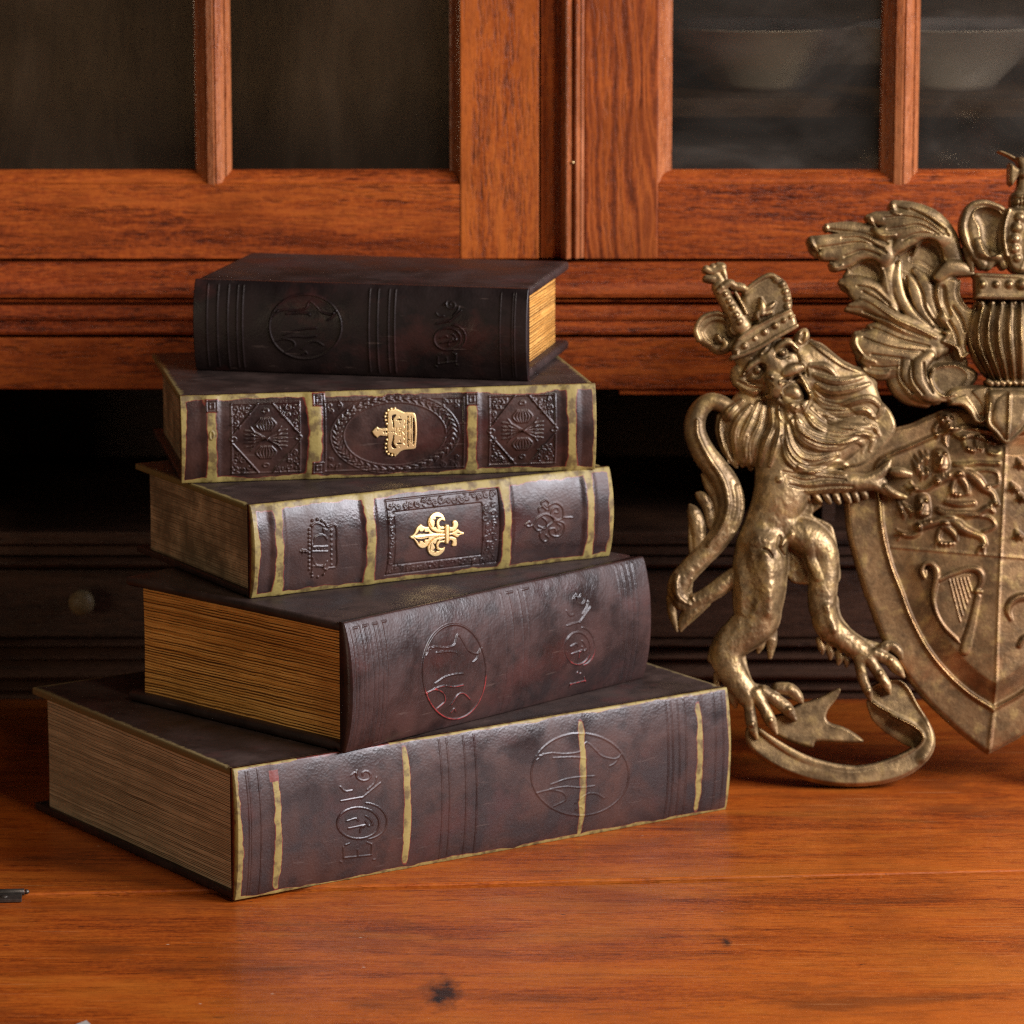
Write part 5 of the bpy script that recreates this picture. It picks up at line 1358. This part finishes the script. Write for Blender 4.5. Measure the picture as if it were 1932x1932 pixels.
def lily_emblem():
    sp = sp3
    pm = lambda L: [sp.mm('N', x, y) for x, y in L]
    c = sp.mm('N', 960, 780)
    R = Relief(c[0] - 20, c[1] - 16, c[0] + 20, c[1] + 16, 0.16)
    P = lambda L, h=.9, b=.5, sm=True: R.poly(pm(L), 0, h, b, smooth=sm)
    P([(240, 840), (300, 800), (360, 740), (420, 600), (490, 530), (545, 495), (600, 540), (680, 570), (750, 565), (790, 640), (900, 730), (1190, 755), (1190, 820), (1000, 840), (880, 890), (780, 980), (720, 1080), (640, 1145), (540, 1150), (460, 1090), (390, 980), (340, 910), (280, 890)])
    P([(1180, 740), (980, 725), (850, 660), (760, 560), (735, 450), (760, 330), (840, 220), (960, 165), (1060, 180), (1150, 250), (1210, 390), (1190, 420), (1150, 400), (1100, 395), (1050, 440), (1050, 510), (1090, 555), (1160, 550), (1185, 600), (1180, 690)])
    P([(1180, 830), (1050, 840), (900, 890), (800, 970), (730, 1080), (720, 1200), (770, 1310), (880, 1370), (1000, 1365), (1120, 1290), (1195, 1180), (1180, 1105), (1140, 1140), (1080, 1150), (1030, 1110), (1040, 1040), (1090, 1000), (1180, 1000), (1190, 900)])
    P([(1190, 560), (1240, 500), (1275, 505), (1300, 560), (1290, 990), (1245, 1030), (1195, 980)], 1.5, .6)
    P([(1300, 560), (1380, 575), (1410, 520), (1400, 430), (1450, 390), (1520, 410), (1560, 500), (1530, 600), (1440, 680), (1340, 700), (1300, 700)])
    P([(1300, 860), (1360, 830), (1450, 850), (1510, 900), (1510, 1080), (1400, 1100), (1385, 1060), (1400, 980), (1340, 930), (1300, 990)])
    P([(1300, 740), (1390, 720), (1480, 660), (1550, 630), (1620, 690), (1700, 715), (1715, 750), (1690, 780), (1600, 800), (1530, 865), (1450, 820), (1380, 785), (1300, 800)])
    for L in ([(385, 800), (450, 720), (490, 650), (510, 690), (590, 690), (635, 640), (650, 710), (745, 705), (760, 760), (600, 765), (480, 770)], [(390, 890), (470, 900), (600, 895), (745, 860), (730, 910), (650, 930), (640, 1010), (590, 970), (520, 960), (500, 1030), (450, 960)],
              [(945, 295), (1100, 320), (1020, 350), (975, 420), (975, 520), (1000, 640), (940, 570), (890, 590), (910, 480), (900, 400), (860, 370), (940, 360)], [(985, 920), (1030, 930), (985, 990), (965, 1080), (985, 1180), (1050, 1220), (960, 1240), (920, 1280), (900, 1220), (830, 1215), (890, 1180), (920, 1120), (860, 1010), (930, 1030)],
              [(1050, 630), (1120, 640), (1185, 610), (1185, 650), (1100, 655)], [(1180, 885), (1100, 910), (1040, 935), (1100, 950), (1180, 930)], [(1500, 745), (1540, 730), (1595, 745), (1590, 765), (1540, 760)], [(1050, 440), (1090, 410), (1110, 480), (1080, 540)], [(770, 1240), (790, 1100), (820, 1000), (800, 1150)]):
        R.hole(pm(L))
    for L in ([(760, 560), (850, 665), (980, 728), (1185, 728)], [(730, 1080), (800, 975), (900, 890), (1050, 838), (1185, 825)], [(1300, 540), (1295, 990)], [(1340, 712), (1440, 685), (1540, 610)], [(1345, 795), (1430, 810), (1520, 870)], [(780, 340), (770, 460), (830, 580)]):
        R.add([sp.mm('N', x, y) + (.30,) for x, y in L], -.8)
    R.add([sp.mm('N', x, y) + (.5,) for x, y in ((380, 850), (560, 830), (780, 800), (1000, 790))], .35)
    return R.build('fleur_de_lis_emblem', emblem_map(3), BRASS, s3, back=-.1)
crown_emblem(); lily_emblem()
# ------------------------------------------------------------------ the cabinet and desk
W_RAIL = wood('cabinet_wood_along', (0.100, 0.0153, 0.0035), (0.295, 0.0548, 0.0083), (0.437, 0.0980, 0.0130), 'x', 1.0, 0.40, pore=0.85)
W_MOLD = wood('moulding_wood', (0.060, 0.0098, 0.0036), (0.228, 0.0386, 0.0084), (0.396, 0.0817, 0.0144), 'x', 1.3, 0.34, pore=0.9)
W_STILE = wood('cabinet_wood_upright', (0.118, 0.0198, 0.0035), (0.319, 0.0666, 0.0094), (0.460, 0.1124, 0.0153), 'z', 1.0, 0.42, pore=0.8)
W_STILE2 = wood('cabinet_wood_figured', (0.100, 0.0180, 0.0035), (0.271, 0.0548, 0.0094), (0.401, 0.0952, 0.0153), 'z', 0.8, 0.42, rings=True)
W_BEAD = wood('bead_wood', (0.120, 0.028, 0.009), (0.280, 0.078, 0.024), (0.400, 0.135, 0.048), 'z', 1.4, 0.26)
W_DARK = wood('dark_shaded_interior_wood', (0.022, 0.011, 0.007), (0.050, 0.024, 0.014), (0.078, 0.037, 0.021), 'x', 1.0, 0.42)  # dark wood colour that also holds the shade of the recess
W_BACK = wood('dark_back_panel', (0.20, 0.13, 0.08), (0.30, 0.20, 0.12), (0.38, 0.27, 0.17), 'z', 0.5, 0.6)
KN = onground(835 * K, 1868 * K); K2 = onground(1262 * K, 1838 * K); K3 = onground(1210 * K, 1776 * K); K4 = onground(1880 * K, 1697 * K); K5 = onground(1370 * K, 1771 * K); K6 = onground(880 * K, 1886 * K)
W_DESK = wood('desk_wood', (0.130, 0.0189, 0.002), (0.320, 0.0600, 0.005), (0.440, 0.1012, 0.009), 'x', 0.75, 0.42, knots=[(KN[0], KN[1], .0120, 1.0), (K5[0], K5[1], .0036, .9)], coat=0.12, specks=True)

YF, YG, YM = 0.300, 0.3125, 0.294
cab = empty('display_cabinet', (0, YF, 0.0), 0, 'orange brown wooden bureau cabinet with glazed doors above a dark recess', 'cabinet')
CO = Vector((0, YF, 0))
def cpart(name, bm, mat, parent=cab, smooth=False):
    o = bm_obj(name, bm, mat, parent, smooth)
    for v in o.data.vertices: v.co -= CO
    return o
def zr(row, Y=YF): return Z(row, Y)
def xr(px, row, Y=YF): return X(px, row, Y)
XL, XR_ = -0.62, 0.66
ZT = zr(-420)                 # top of the doors, far above the frame
rowm = 180
# verticals measured halfway up the visible part
x_m1a, x_m1b = xr(390, rowm), xr(432, rowm)
x_st0, x_st1 = xr(868, rowm), xr(1017, rowm)
x_as0, x_as1 = xr(1059, rowm), xr(1103, rowm)
x_r0, x_r1 = xr(1103, rowm), xr(1243, rowm)
x_m2a, x_m2b = xr(1690, rowm), xr(1736, rowm)
zb0, zb1, zdoor = zr(324), zr(348), zr(488.5)

def bevel_strip(x0, y0, x1, y1, th, za, zb_, bm=None):
    return prism_bm([(x0, y0), (x1, y1), (x1, y1 + th), (x0, y0 + th)], za, zb_, 'z', bm)

def bead_profile(x0, x1, y0, y1, flip=False, n=6):
    """moulded slope from (x0,y0) to (x1,y1): a small step, a quarter round, a step"""
    P = []
    for i in range(n + 1):
        t = i / n
        u = t
        v = 0.12 + 0.76 * (1 - math.cos(t * math.pi / 2)) if not flip else 0.12 + 0.76 * math.sin(t * math.pi / 2)
        P.append((x0 + (x1 - x0) * u, y0 + (y1 - y0) * v))
    return P

def glazed_door(stile_x0, stile_x1, rail_x0, rail_x1, mull, matstile, side):
    door = empty('door', (0, 0, 0), parent=cab)
    cpart('stile', box_bm(stile_x0, stile_x1, YF, YF + .022, zdoor, ZT, .0008), matstile, door)
    cpart('rail', box_bm(rail_x0, rail_x1, YF + .0006, YF + .0218, zdoor, zb1, .0006), W_RAIL, door)
    cpart('rail', box_bm(rail_x0, rail_x1, YF + .0006, YF + .0218, ZT - .09, ZT, .0006), W_RAIL, door)
    other = (rail_x0 - .05, rail_x0) if side < 0 else (rail_x1, rail_x1 + .05)
    cpart('stile', box_bm(other[0], other[1], YF, YF + .022, zdoor, ZT, .0008), matstile, door)
    # lower glazing bead: a sloping ledge in front of the glass
    prof = [(YF + .0006, zb1), (YF + .0022, zb1 + .0006), (YF + .0035, zb1 + .0012)]
    for i in range(7):
        t = i / 6
        prof.append((YF + .0035 + (YG - YF - .0038) * (1 - math.cos(t * math.pi / 2)) * .55 + (YG - YF - .0038) * .45 * t, zb1 + .0012 + (zb0 - zb1 - .0012) * (0.5 * t + .5 * math.sin(t * math.pi / 2))))
    prof += [(YF + .02, zb0), (YF + .02, zb1)]
    cpart('glazing_bead', prism_bm(prof, rail_x0, rail_x1, 'x'), W_RAIL, door)
    # side bead at the stile
    if side < 0: xa, xb = stile_x0, stile_x0 - .0066
    else: xa, xb = stile_x1, stile_x1 + .0086
    prof = bead_profile(xa, xb, YF + .0004, YG, flip=True) + [(xb, YF + .0215), (xa, YF + .0215)]
    cpart('glazing_bead', prism_bm(prof, zb1 - .0, ZT - .09, 'z'), W_BEAD, door)
    # mullions: flat nose, bevels down to the glass on both sides
    for (a, b) in mull:
        w = b - a
        prof = [(a - .0085, YG), (a - .0075, YG - .003), (a - .0055, YG - .0045), (a - .001, YF + .0030), (a, YF + .0012), (a + w * .28, YF + .0004), (a + w * .34, YF + .0018), (a + w * .40, YF + .0008), (a + w * .62, YF + .0030), (a + w * .78, YF + .0062), (a + w * .82, YF + .0056), (b, YF + .0100), (b + .0005, YG), (b, YF + .0215), (a - .008, YF + .0215)]
        cpart('mullion', prism_bm(prof, zb1 - .0006, ZT - .09, 'z'), W_BEAD, door)
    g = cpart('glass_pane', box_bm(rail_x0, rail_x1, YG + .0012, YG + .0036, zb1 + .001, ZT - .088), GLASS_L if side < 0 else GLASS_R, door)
    return door

def glass_mat(name, reflect_amt, streak, seed, reflect_col=(0.50, 0.46, 0.41)):
    """old pane: clear glass with a mirror sheen, room reflections painted on as pale noise"""
    m, nt, b = new_mat(name); n = N(nt)
    tc = n('ShaderNodeTexCoord').outputs['Object']
    nt.nodes.remove(b)
    out = [q for q in nt.nodes if q.type == 'OUTPUT_MATERIAL'][0]
    tr = n('ShaderNodeBsdfTransparent', {'Color': (0.96, 0.94, 0.90, 1)})
    gl = n('ShaderNodeBsdfGlossy', {'Color': (1, 1, 1, 1), 'Roughness': 0.10})
    w = n.noise(n.map(tc, (9, 9, 5)), 1.0, 3)
    nt.links.new(n.bump(w, 0.35, 0.004), gl.inputs['Normal'])
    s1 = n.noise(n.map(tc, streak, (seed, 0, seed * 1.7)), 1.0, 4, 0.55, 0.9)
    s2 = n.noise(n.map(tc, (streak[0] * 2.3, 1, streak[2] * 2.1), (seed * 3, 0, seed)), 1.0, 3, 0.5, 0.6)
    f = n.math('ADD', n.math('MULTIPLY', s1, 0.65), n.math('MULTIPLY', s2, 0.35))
    f = n.ramp(f, [(0.40, reflect_amt * 0.16), (0.52, reflect_amt * 0.40), (0.64, reflect_amt)])
    df = n('ShaderNodeBsdfDiffuse', {'Color': (*reflect_col, 1)})  # diffuse tint painting room reflections onto the pane
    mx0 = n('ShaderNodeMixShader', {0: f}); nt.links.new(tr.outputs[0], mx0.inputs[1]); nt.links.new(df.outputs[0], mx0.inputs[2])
    fr_ = n('ShaderNodeFresnel', {'IOR': 1.5})
    mx = n('ShaderNodeMixShader'); nt.links.new(fr_.outputs[0], mx.inputs[0]); nt.links.new(mx0.outputs[0], mx.inputs[1]); nt.links.new(gl.outputs[0], mx.inputs[2])
    nt.links.new(mx.outputs[0], out.inputs[0])
    return m
GLASS_L = glass_mat('painted_reflection_left', 0.055, (10, 1, 4), 1.3, (0.50, 0.33, 0.20))
GLASS_R = glass_mat('painted_reflection_right', 0.085, (6, 1, 13), 4.7, (0.62, 0.54, 0.46))

glazed_door(x_st0, x_st1, XL, x_st0, [(x_m1a, x_m1b)], W_STILE, -1)
glazed_door(x_r0 + .0001, x_r1, x_r1, XR_, [(x_m2a, x_m2b)], W_STILE2, 1)
# rebate beside the meeting stile and the moulded astragal that covers the joint
cpart('door_rebate', box_bm(x_st1 + .0012, x_as0 + .002, YF + .006, YF + .020, zdoor, ZT), W_STILE, cab)
w = x_as1 - x_as0
aprof = [(x_as0, YF + .008), (x_as0, YF - .0035)]
for i in range(9):
    t = i / 8; aprof.append((x_as0 + w * (.04 + .40 * t), YF - .0045 - .0035 * math.sin(math.pi * t)))
aprof += [(x_as0 + w * .47, YF - .0030)]
for i in range(9):
    t = i / 8; aprof.append((x_as0 + w * (.50 + .30 * t), YF - .0035 - .0028 * math.sin(math.pi * t)))
aprof += [(x_as0 + w * .83, YF - .0022), (x_as0 + w * .86, YF - .0030), (x_as0 + w * .97, YF - .0020), (x_as1, YF + .0004), (x_as1, YF + .008)]
cpart('astragal', prism_bm(aprof, zdoor + .001, ZT, 'z'), W_BEAD, cab)
for px, row in ((1081, 306),):
    c = onY(px * K, row * K, YF - .006)
    cpart('nail', lathe_bm([(0.0001, -.001), (.0009, -.001), (.0008, .0006), (.0001, .0009)], 10, None, Matrix.Translation((c[0], YF - .0072, c[1])) @ Matrix.Rotation(math.pi / 2, 4, 'X')), BRASS, cab, True)
# frame under the doors: cove moulding, fillet, second strip, bottom rail
Ym = YF - .004
def zrow(r, Y=Ym): return Z(r, Y)
prof = [(Ym, zrow(496)), (Ym, zrow(527)), (Ym - .0006, zrow(529)), (Ym - .0016, zrow(533)), (Ym - .0030, zrow(545)), (Ym - .0034, zrow(553)), (Ym - .0026, zrow(560)),
        (Ym + .006, zrow(562)), (Ym + .006, zrow(565)), (Ym + .0004, zrow(566)), (Ym - .0004, zrow(568)), (Ym + .0004, zrow(570)), (Ym + .007, zrow(572)), (Ym + .007, zrow(576)),
        (Ym - .0002, zrow(577)), (Ym - .0008, zrow(598)), (Ym - .0004, zrow(603)), (Ym + .0014, zrow(605)), (Ym + .0010, zrow(608)), (Ym - .0006, zrow(613)), (Ym - .0012, zrow(626)), (Ym - .0004, zrow(631)),
        (Ym + .010, zrow(632)), (YF + .03, zrow(634)), (YF + .03, zrow(496))]
cpart('base_moulding', prism_bm(prof, XL - .05, XR_ + .05, 'x'), W_MOLD, cab)
cpart('bottom_rail', box_bm(XL - .05, XR_ + .05, Ym + .0005, YF + .031, zrow(735), zrow(637.5), .0012), W_RAIL, cab)
cpart('bottom_rail_lip', box_bm(xr(1168, 730), XR_ + .05, Ym + .003, YF + .030, zrow(736) - .0035, zrow(736) - .0003, .0008), W_RAIL, cab)
# carcass behind the doors
zsh = zr(490)
YB = 0.62
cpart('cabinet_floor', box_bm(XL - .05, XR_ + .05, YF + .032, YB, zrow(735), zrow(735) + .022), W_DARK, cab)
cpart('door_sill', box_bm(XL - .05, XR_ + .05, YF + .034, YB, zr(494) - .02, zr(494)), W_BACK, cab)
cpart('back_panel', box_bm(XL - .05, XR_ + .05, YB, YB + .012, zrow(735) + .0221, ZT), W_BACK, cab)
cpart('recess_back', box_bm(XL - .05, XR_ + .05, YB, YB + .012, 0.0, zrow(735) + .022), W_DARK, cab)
cpart('side_panel', box_bm(XL - .07, XL - .051, YF, YB + .012, 0.0, ZT), W_STILE, cab)
cpart('side_panel', box_bm(XR_ + .051, XR_ + .07, YF, YB + .012, 0.0, ZT), W_STILE, cab)
cpart('cabinet_top', box_bm(XL - .07, XR_ + .07, YF - .01, YB + .012, ZT + .001, ZT + .03), W_RAIL, cab)
cpart('partition', box_bm(xr(1010, 200), xr(1060, 200), YF + .0235, YB - .001, zr(494), ZT), W_BACK, cab)
# recessed drawers under the overhang
YD = 0.352
def zd(r): return Z(r, YD)
XD0, XD1 = XL - .05, XR_ + .05
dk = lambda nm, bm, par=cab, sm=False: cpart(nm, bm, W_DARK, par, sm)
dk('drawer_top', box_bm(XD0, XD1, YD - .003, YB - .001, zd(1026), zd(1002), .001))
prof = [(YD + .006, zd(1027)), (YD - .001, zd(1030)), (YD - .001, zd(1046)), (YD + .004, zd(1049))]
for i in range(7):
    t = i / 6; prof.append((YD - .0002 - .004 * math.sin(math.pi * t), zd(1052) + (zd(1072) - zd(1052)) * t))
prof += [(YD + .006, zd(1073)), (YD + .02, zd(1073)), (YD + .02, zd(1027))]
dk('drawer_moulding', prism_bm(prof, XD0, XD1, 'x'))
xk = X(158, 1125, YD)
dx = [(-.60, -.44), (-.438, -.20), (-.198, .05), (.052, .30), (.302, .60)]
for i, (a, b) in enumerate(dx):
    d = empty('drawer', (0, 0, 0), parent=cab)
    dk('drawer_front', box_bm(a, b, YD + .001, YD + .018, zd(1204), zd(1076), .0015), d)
    kx = (a + b) / 2 if i != 1 else xk
    if i not in (0, 1, 2): continue
    kp = [(.0035, 0), (.0032, .006), (.0050, .009), (.0078, .012), (.0083, .0155), (.0076, .019), (.005, .0215), (.0003, .0225)]
    M = Matrix.Translation((kx, YD + .001, zd(1128))) @ Matrix.Rotation(math.pi / 2, 4, 'X')
    cpart('knob', lathe_bm(kp, 28, None, M), KNOB if False else W_KNOB, d, True) if False else cpart('knob', lathe_bm(kp, 28, None, M), wood('knob_wood', (0.13, 0.09, 0.045), (0.20, 0.145, 0.075), (0.26, 0.19, 0.10), 'x', 1, 0.35) if i == 0 else bpy.data.materials['knob_wood'], d, True)
prof = [(YD + .006, zd(1206))]
rows = [(1208, 1222, .004), (1236, 1246, .0025), (1262, 1284, .0045), (1296, 1304, .002)]
for r0, r1, dp in rows:
    for i in range(6):
        t = i / 5; prof.append((YD + .001 - dp * math.sin(math.pi * t), zd(r0) + (zd(r1) - zd(r0)) * t))
    prof.append((YD + .005, zd(r1 + 2)))
prof += [(YD + .001, zd(1312)), (YD + .001, 0.0005), (YD + .02, 0.0005), (YD + .02, zd(1206))]
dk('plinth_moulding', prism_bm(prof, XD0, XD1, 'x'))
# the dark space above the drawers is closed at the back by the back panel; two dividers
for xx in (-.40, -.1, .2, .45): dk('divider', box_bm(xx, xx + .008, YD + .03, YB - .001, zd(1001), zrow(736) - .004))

# dishes added behind the glass in place of blurred room reflections
def ceramic(name, c, rough=0.25):
    m, nt, b = new_mat(name); n = N(nt)
    tc = n('ShaderNodeTexCoord').outputs['Object']
    nt.links.new(n.mix(n.noise(n.map(tc, (60, 60, 60)), 1.0, 3), c, tuple(x * .8 for x in c)), b.inputs['Base Color'])
    b.inputs['Roughness'].default_value = rough
    return m
CER = ceramic('added_bowl_pale_glaze', (0.93, 0.91, 0.88)); AMB = ceramic('amber_glaze', (0.30, 0.12, 0.03)); GRN = ceramic('olive_glass', (0.05, 0.06, 0.04), .15)
def vessel(name, prof, x, y, z, mat, label, cat, group=None, rot=None):
    o = bm_obj(name, lathe_bm(prof, 36), mat, None, True)
    o.location = (x, y, z)
    tag(o, label, cat, group)
    return o
added_bowl = [(.0001, 0), (.03, 0), (.032, .004), (.050, .022), (.062, .040), (.0635, .041), (.060, .040), (.046, .022), (.028, .008), (.0001, .006)]
plate = [(.0001, 0), (.045, 0), (.048, .003), (.078, .011), (.079, .012), (.076, .012), (.046, .006), (.0001, .005)]
vase = [(.0001, 0), (.028, 0), (.038, .02), (.042, .05), (.034, .085), (.018, .105), (.016, .125), (.022, .135), (.019, .135), (.013, .125), (.015, .105), (.0001, .10)]
zsf = zr(494) + .0005
def inside(px, Y): return X(px, 150, Y)
ys = 0.372
zs = Z(186, ys)
cpart('added_shelf', box_bm(x_r0 - .01, XR_ + .05, ys, YB - .001, zs - .012, zs, .001), wood('added_shelf_wood', (0.06, 0.03, 0.015), (0.12, 0.065, 0.03), (0.17, 0.10, 0.05), 'x', 1.0, 0.5), cab)  # ledge added only to carry the stand-in dishes
vessel('added_bowl', added_bowl, inside(1790, .445), .445, zs + .0005, CER, 'added pale dish in place of a reflection in the rightmost glass pane', 'added_bowl')
vessel('added_bowl', added_bowl, inside(1430, .445), .445, zs + .0005, CER, 'added pale dish in place of a reflection left of the right mullion', 'added_bowl')

# ------------------------------------------------------------------ desk
p0 = onground(0, 1687 * K); p1 = onground(1932 * K, 1640.5 * K)
sl = (p1[1] - p0[1]) / (p1[0] - p0[0])
seam = lambda x: p0[1] + sl * (x - p0[0])
def slab(name, pts, z0, z1, mat, parent=None, bev=.0012):
    bm = bmesh.new()
    vs_ = [bm.verts.new((x, y, z0)) for x, y in pts]
    f = bm.faces.new(vs_)
    r = bmesh.ops.extrude_face_region(bm, geom=[f])
    for v in r['geom']:
        if isinstance(v, bmesh.types.BMVert): v.co.z = z1
    if bev:
        top = [e for e in bm.edges if all(abs(v.co.z - z1) < 1e-6 for v in e.verts)]
        bmesh.ops.bevel(bm, geom=top, offset=bev, segments=2, profile=.5, affect='EDGES')
    return bm_obj(name, bm, mat, parent)
d1 = slab('desk_surface', [(-.85, seam(-.85) + .0005), (.95, seam(.95) + .0005), (.95, YB + .012), (-.85, YB + .012)], -.028, 0.0, W_DESK)
tag(d1, 'polished orange brown wooden desk top under the books', None, None, 'structure')
d2 = slab('desk_leaf', [(-.85, -.75), (.95, -.75), (.95, seam(.95) - .0034), (-.85, seam(-.85) - .0034)], -.028, -.0016, W_DESK)
tag(d2, 'front leaf of the wooden desk, seamed to the desk top', None, None, 'structure')

# little hinge at the left edge, let into the seam
hm, nt, b = new_mat('tarnished_metal'); n = N(nt)
tc = n('ShaderNodeTexCoord').outputs['Object']
hn = n.noise(n.map(tc, (300, 300, 300)), 1.0, 4)
nt.links.new(n.mix(hn, (0.045, 0.036, 0.030), (0.16, 0.14, 0.12)), b.inputs['Base Color']); b.inputs['Metallic'].default_value = .8; b.inputs['Roughness'].default_value = .42
nt.links.new(n.bump(hn, .4, .0004), b.inputs['Normal'])
hx1, hy = onground(47 * K, 1683 * K, .001); hx0 = hx1 - .075
hinge = empty('hinge', (hx1, hy, 0), math.atan(sl), 'tarnished metal hinge let into the desk seam at the left edge', 'hinge')
bm = bmesh.new()
for a, b2 in ((-.075, -.046), (-.0455, -.0165), (-.016, 0)):
    lathe_bm([(.0001, a), (.0016, a), (.0018, a + .0004), (.0018, b2 - .0006), (.0016, b2 - .0002), (.0001, b2 - .0002)], 16, bm, Matrix.Translation((0, 0, .0012)) @ Matrix.Rotation(math.pi / 2, 4, 'Y'))
bm_obj('barrel', bm, hm, hinge, True)
bm = lathe_bm([(.0001, 0), (.0013, 0), (.0014, .0010), (.0009, .0021), (.0001, .0024)], 14, None, Matrix.Translation((.0001, 0, .0012)) @ Matrix.Rotation(math.pi / 2, 4, 'Y'))
bm_obj('pin', bm, hm, hinge, True)
bm_obj('leaf', box_bm(-.075, -.0015, -.0115, -.0016, -.0013, .0006, .0003), hm, hinge)
bm_obj('screw', lathe_bm([(.0001, .0006), (.0024, .0006), (.0021, .0011), (.0001, .0013)], 16, None, Matrix.Translation((-.011, -.0064, 0))), hm, hinge, True)
# pale pointed corner of a card lying mostly below the picture
cx, cy = onground(163 * K, 1922 * K)
bm = bmesh.new()
pts = [(0, 0), (.0030, -.007), (.010, -.06), (-.020, -.06), (-.0042, -.006)]
vv = [bm.verts.new((x, y, 0)) for x, y in pts]; f_ = bm.faces.new(vv)
r = bmesh.ops.extrude_face_region(bm, geom=[f_])
for v in r['geom']:
    if isinstance(v, bmesh.types.BMVert): v.co.z = .0006
card = bm_obj('paper_tag', bm, ceramic('grey_card', (.42, .40, .37), .6))
card.location = (cx, cy, -.00135)
tag(card, 'pale grey pointed corner poking in at the bottom edge', 'paper tag')
w = bpy.data.worlds.new("World"); scene.world = w; w.use_nodes = True
w.node_tree.nodes['Background'].inputs[0].default_value = (0.5, 0.42, 0.36, 1); w.node_tree.nodes['Background'].inputs[1].default_value = 0.07
def area(name, loc, target, sx, sy, power, color):
    d = bpy.data.lights.new(name, 'AREA'); d.shape = 'RECTANGLE'; d.size = sx; d.size_y = sy; d.energy = power; d.color = color
    o = bpy.data.objects.new(name, d); COL.objects.link(o); o.location = loc
    o.rotation_euler = (Vector(target) - Vector(loc)).to_track_quat('-Z', 'Y').to_euler()
    return o
area('window_light', (1.9, -0.75, 1.06), (0.05, 0.05, 0.12), 1.4, 1.0, 106, (0.95, 0.93, 1.0))
area('room_light', (1.0, -1.6, 1.7), (0.15, 0.0, 0.1), 0.3, 0.3, 16, (1.0, 0.86, 0.68))
area('fill_light', (-1.6, -1.7, 0.36), (-0.1, 0.0, 0.14), 0.7, 0.35, 5.5, (1.0, 0.80, 0.56))
vs = scene.view_settings
vs.view_transform = 'Standard'; vs.look = 'None'; vs.exposure = 0; vs.gamma = 1
scene.cycles.use_denoising = False
scene.cycles.max_bounces = 8

scene.cycles.filter_width = 1.1
scene.cycles.sample_clamp_indirect = 4.0
scene.cycles.caustics_reflective = False
scene.cycles.caustics_refractive = False
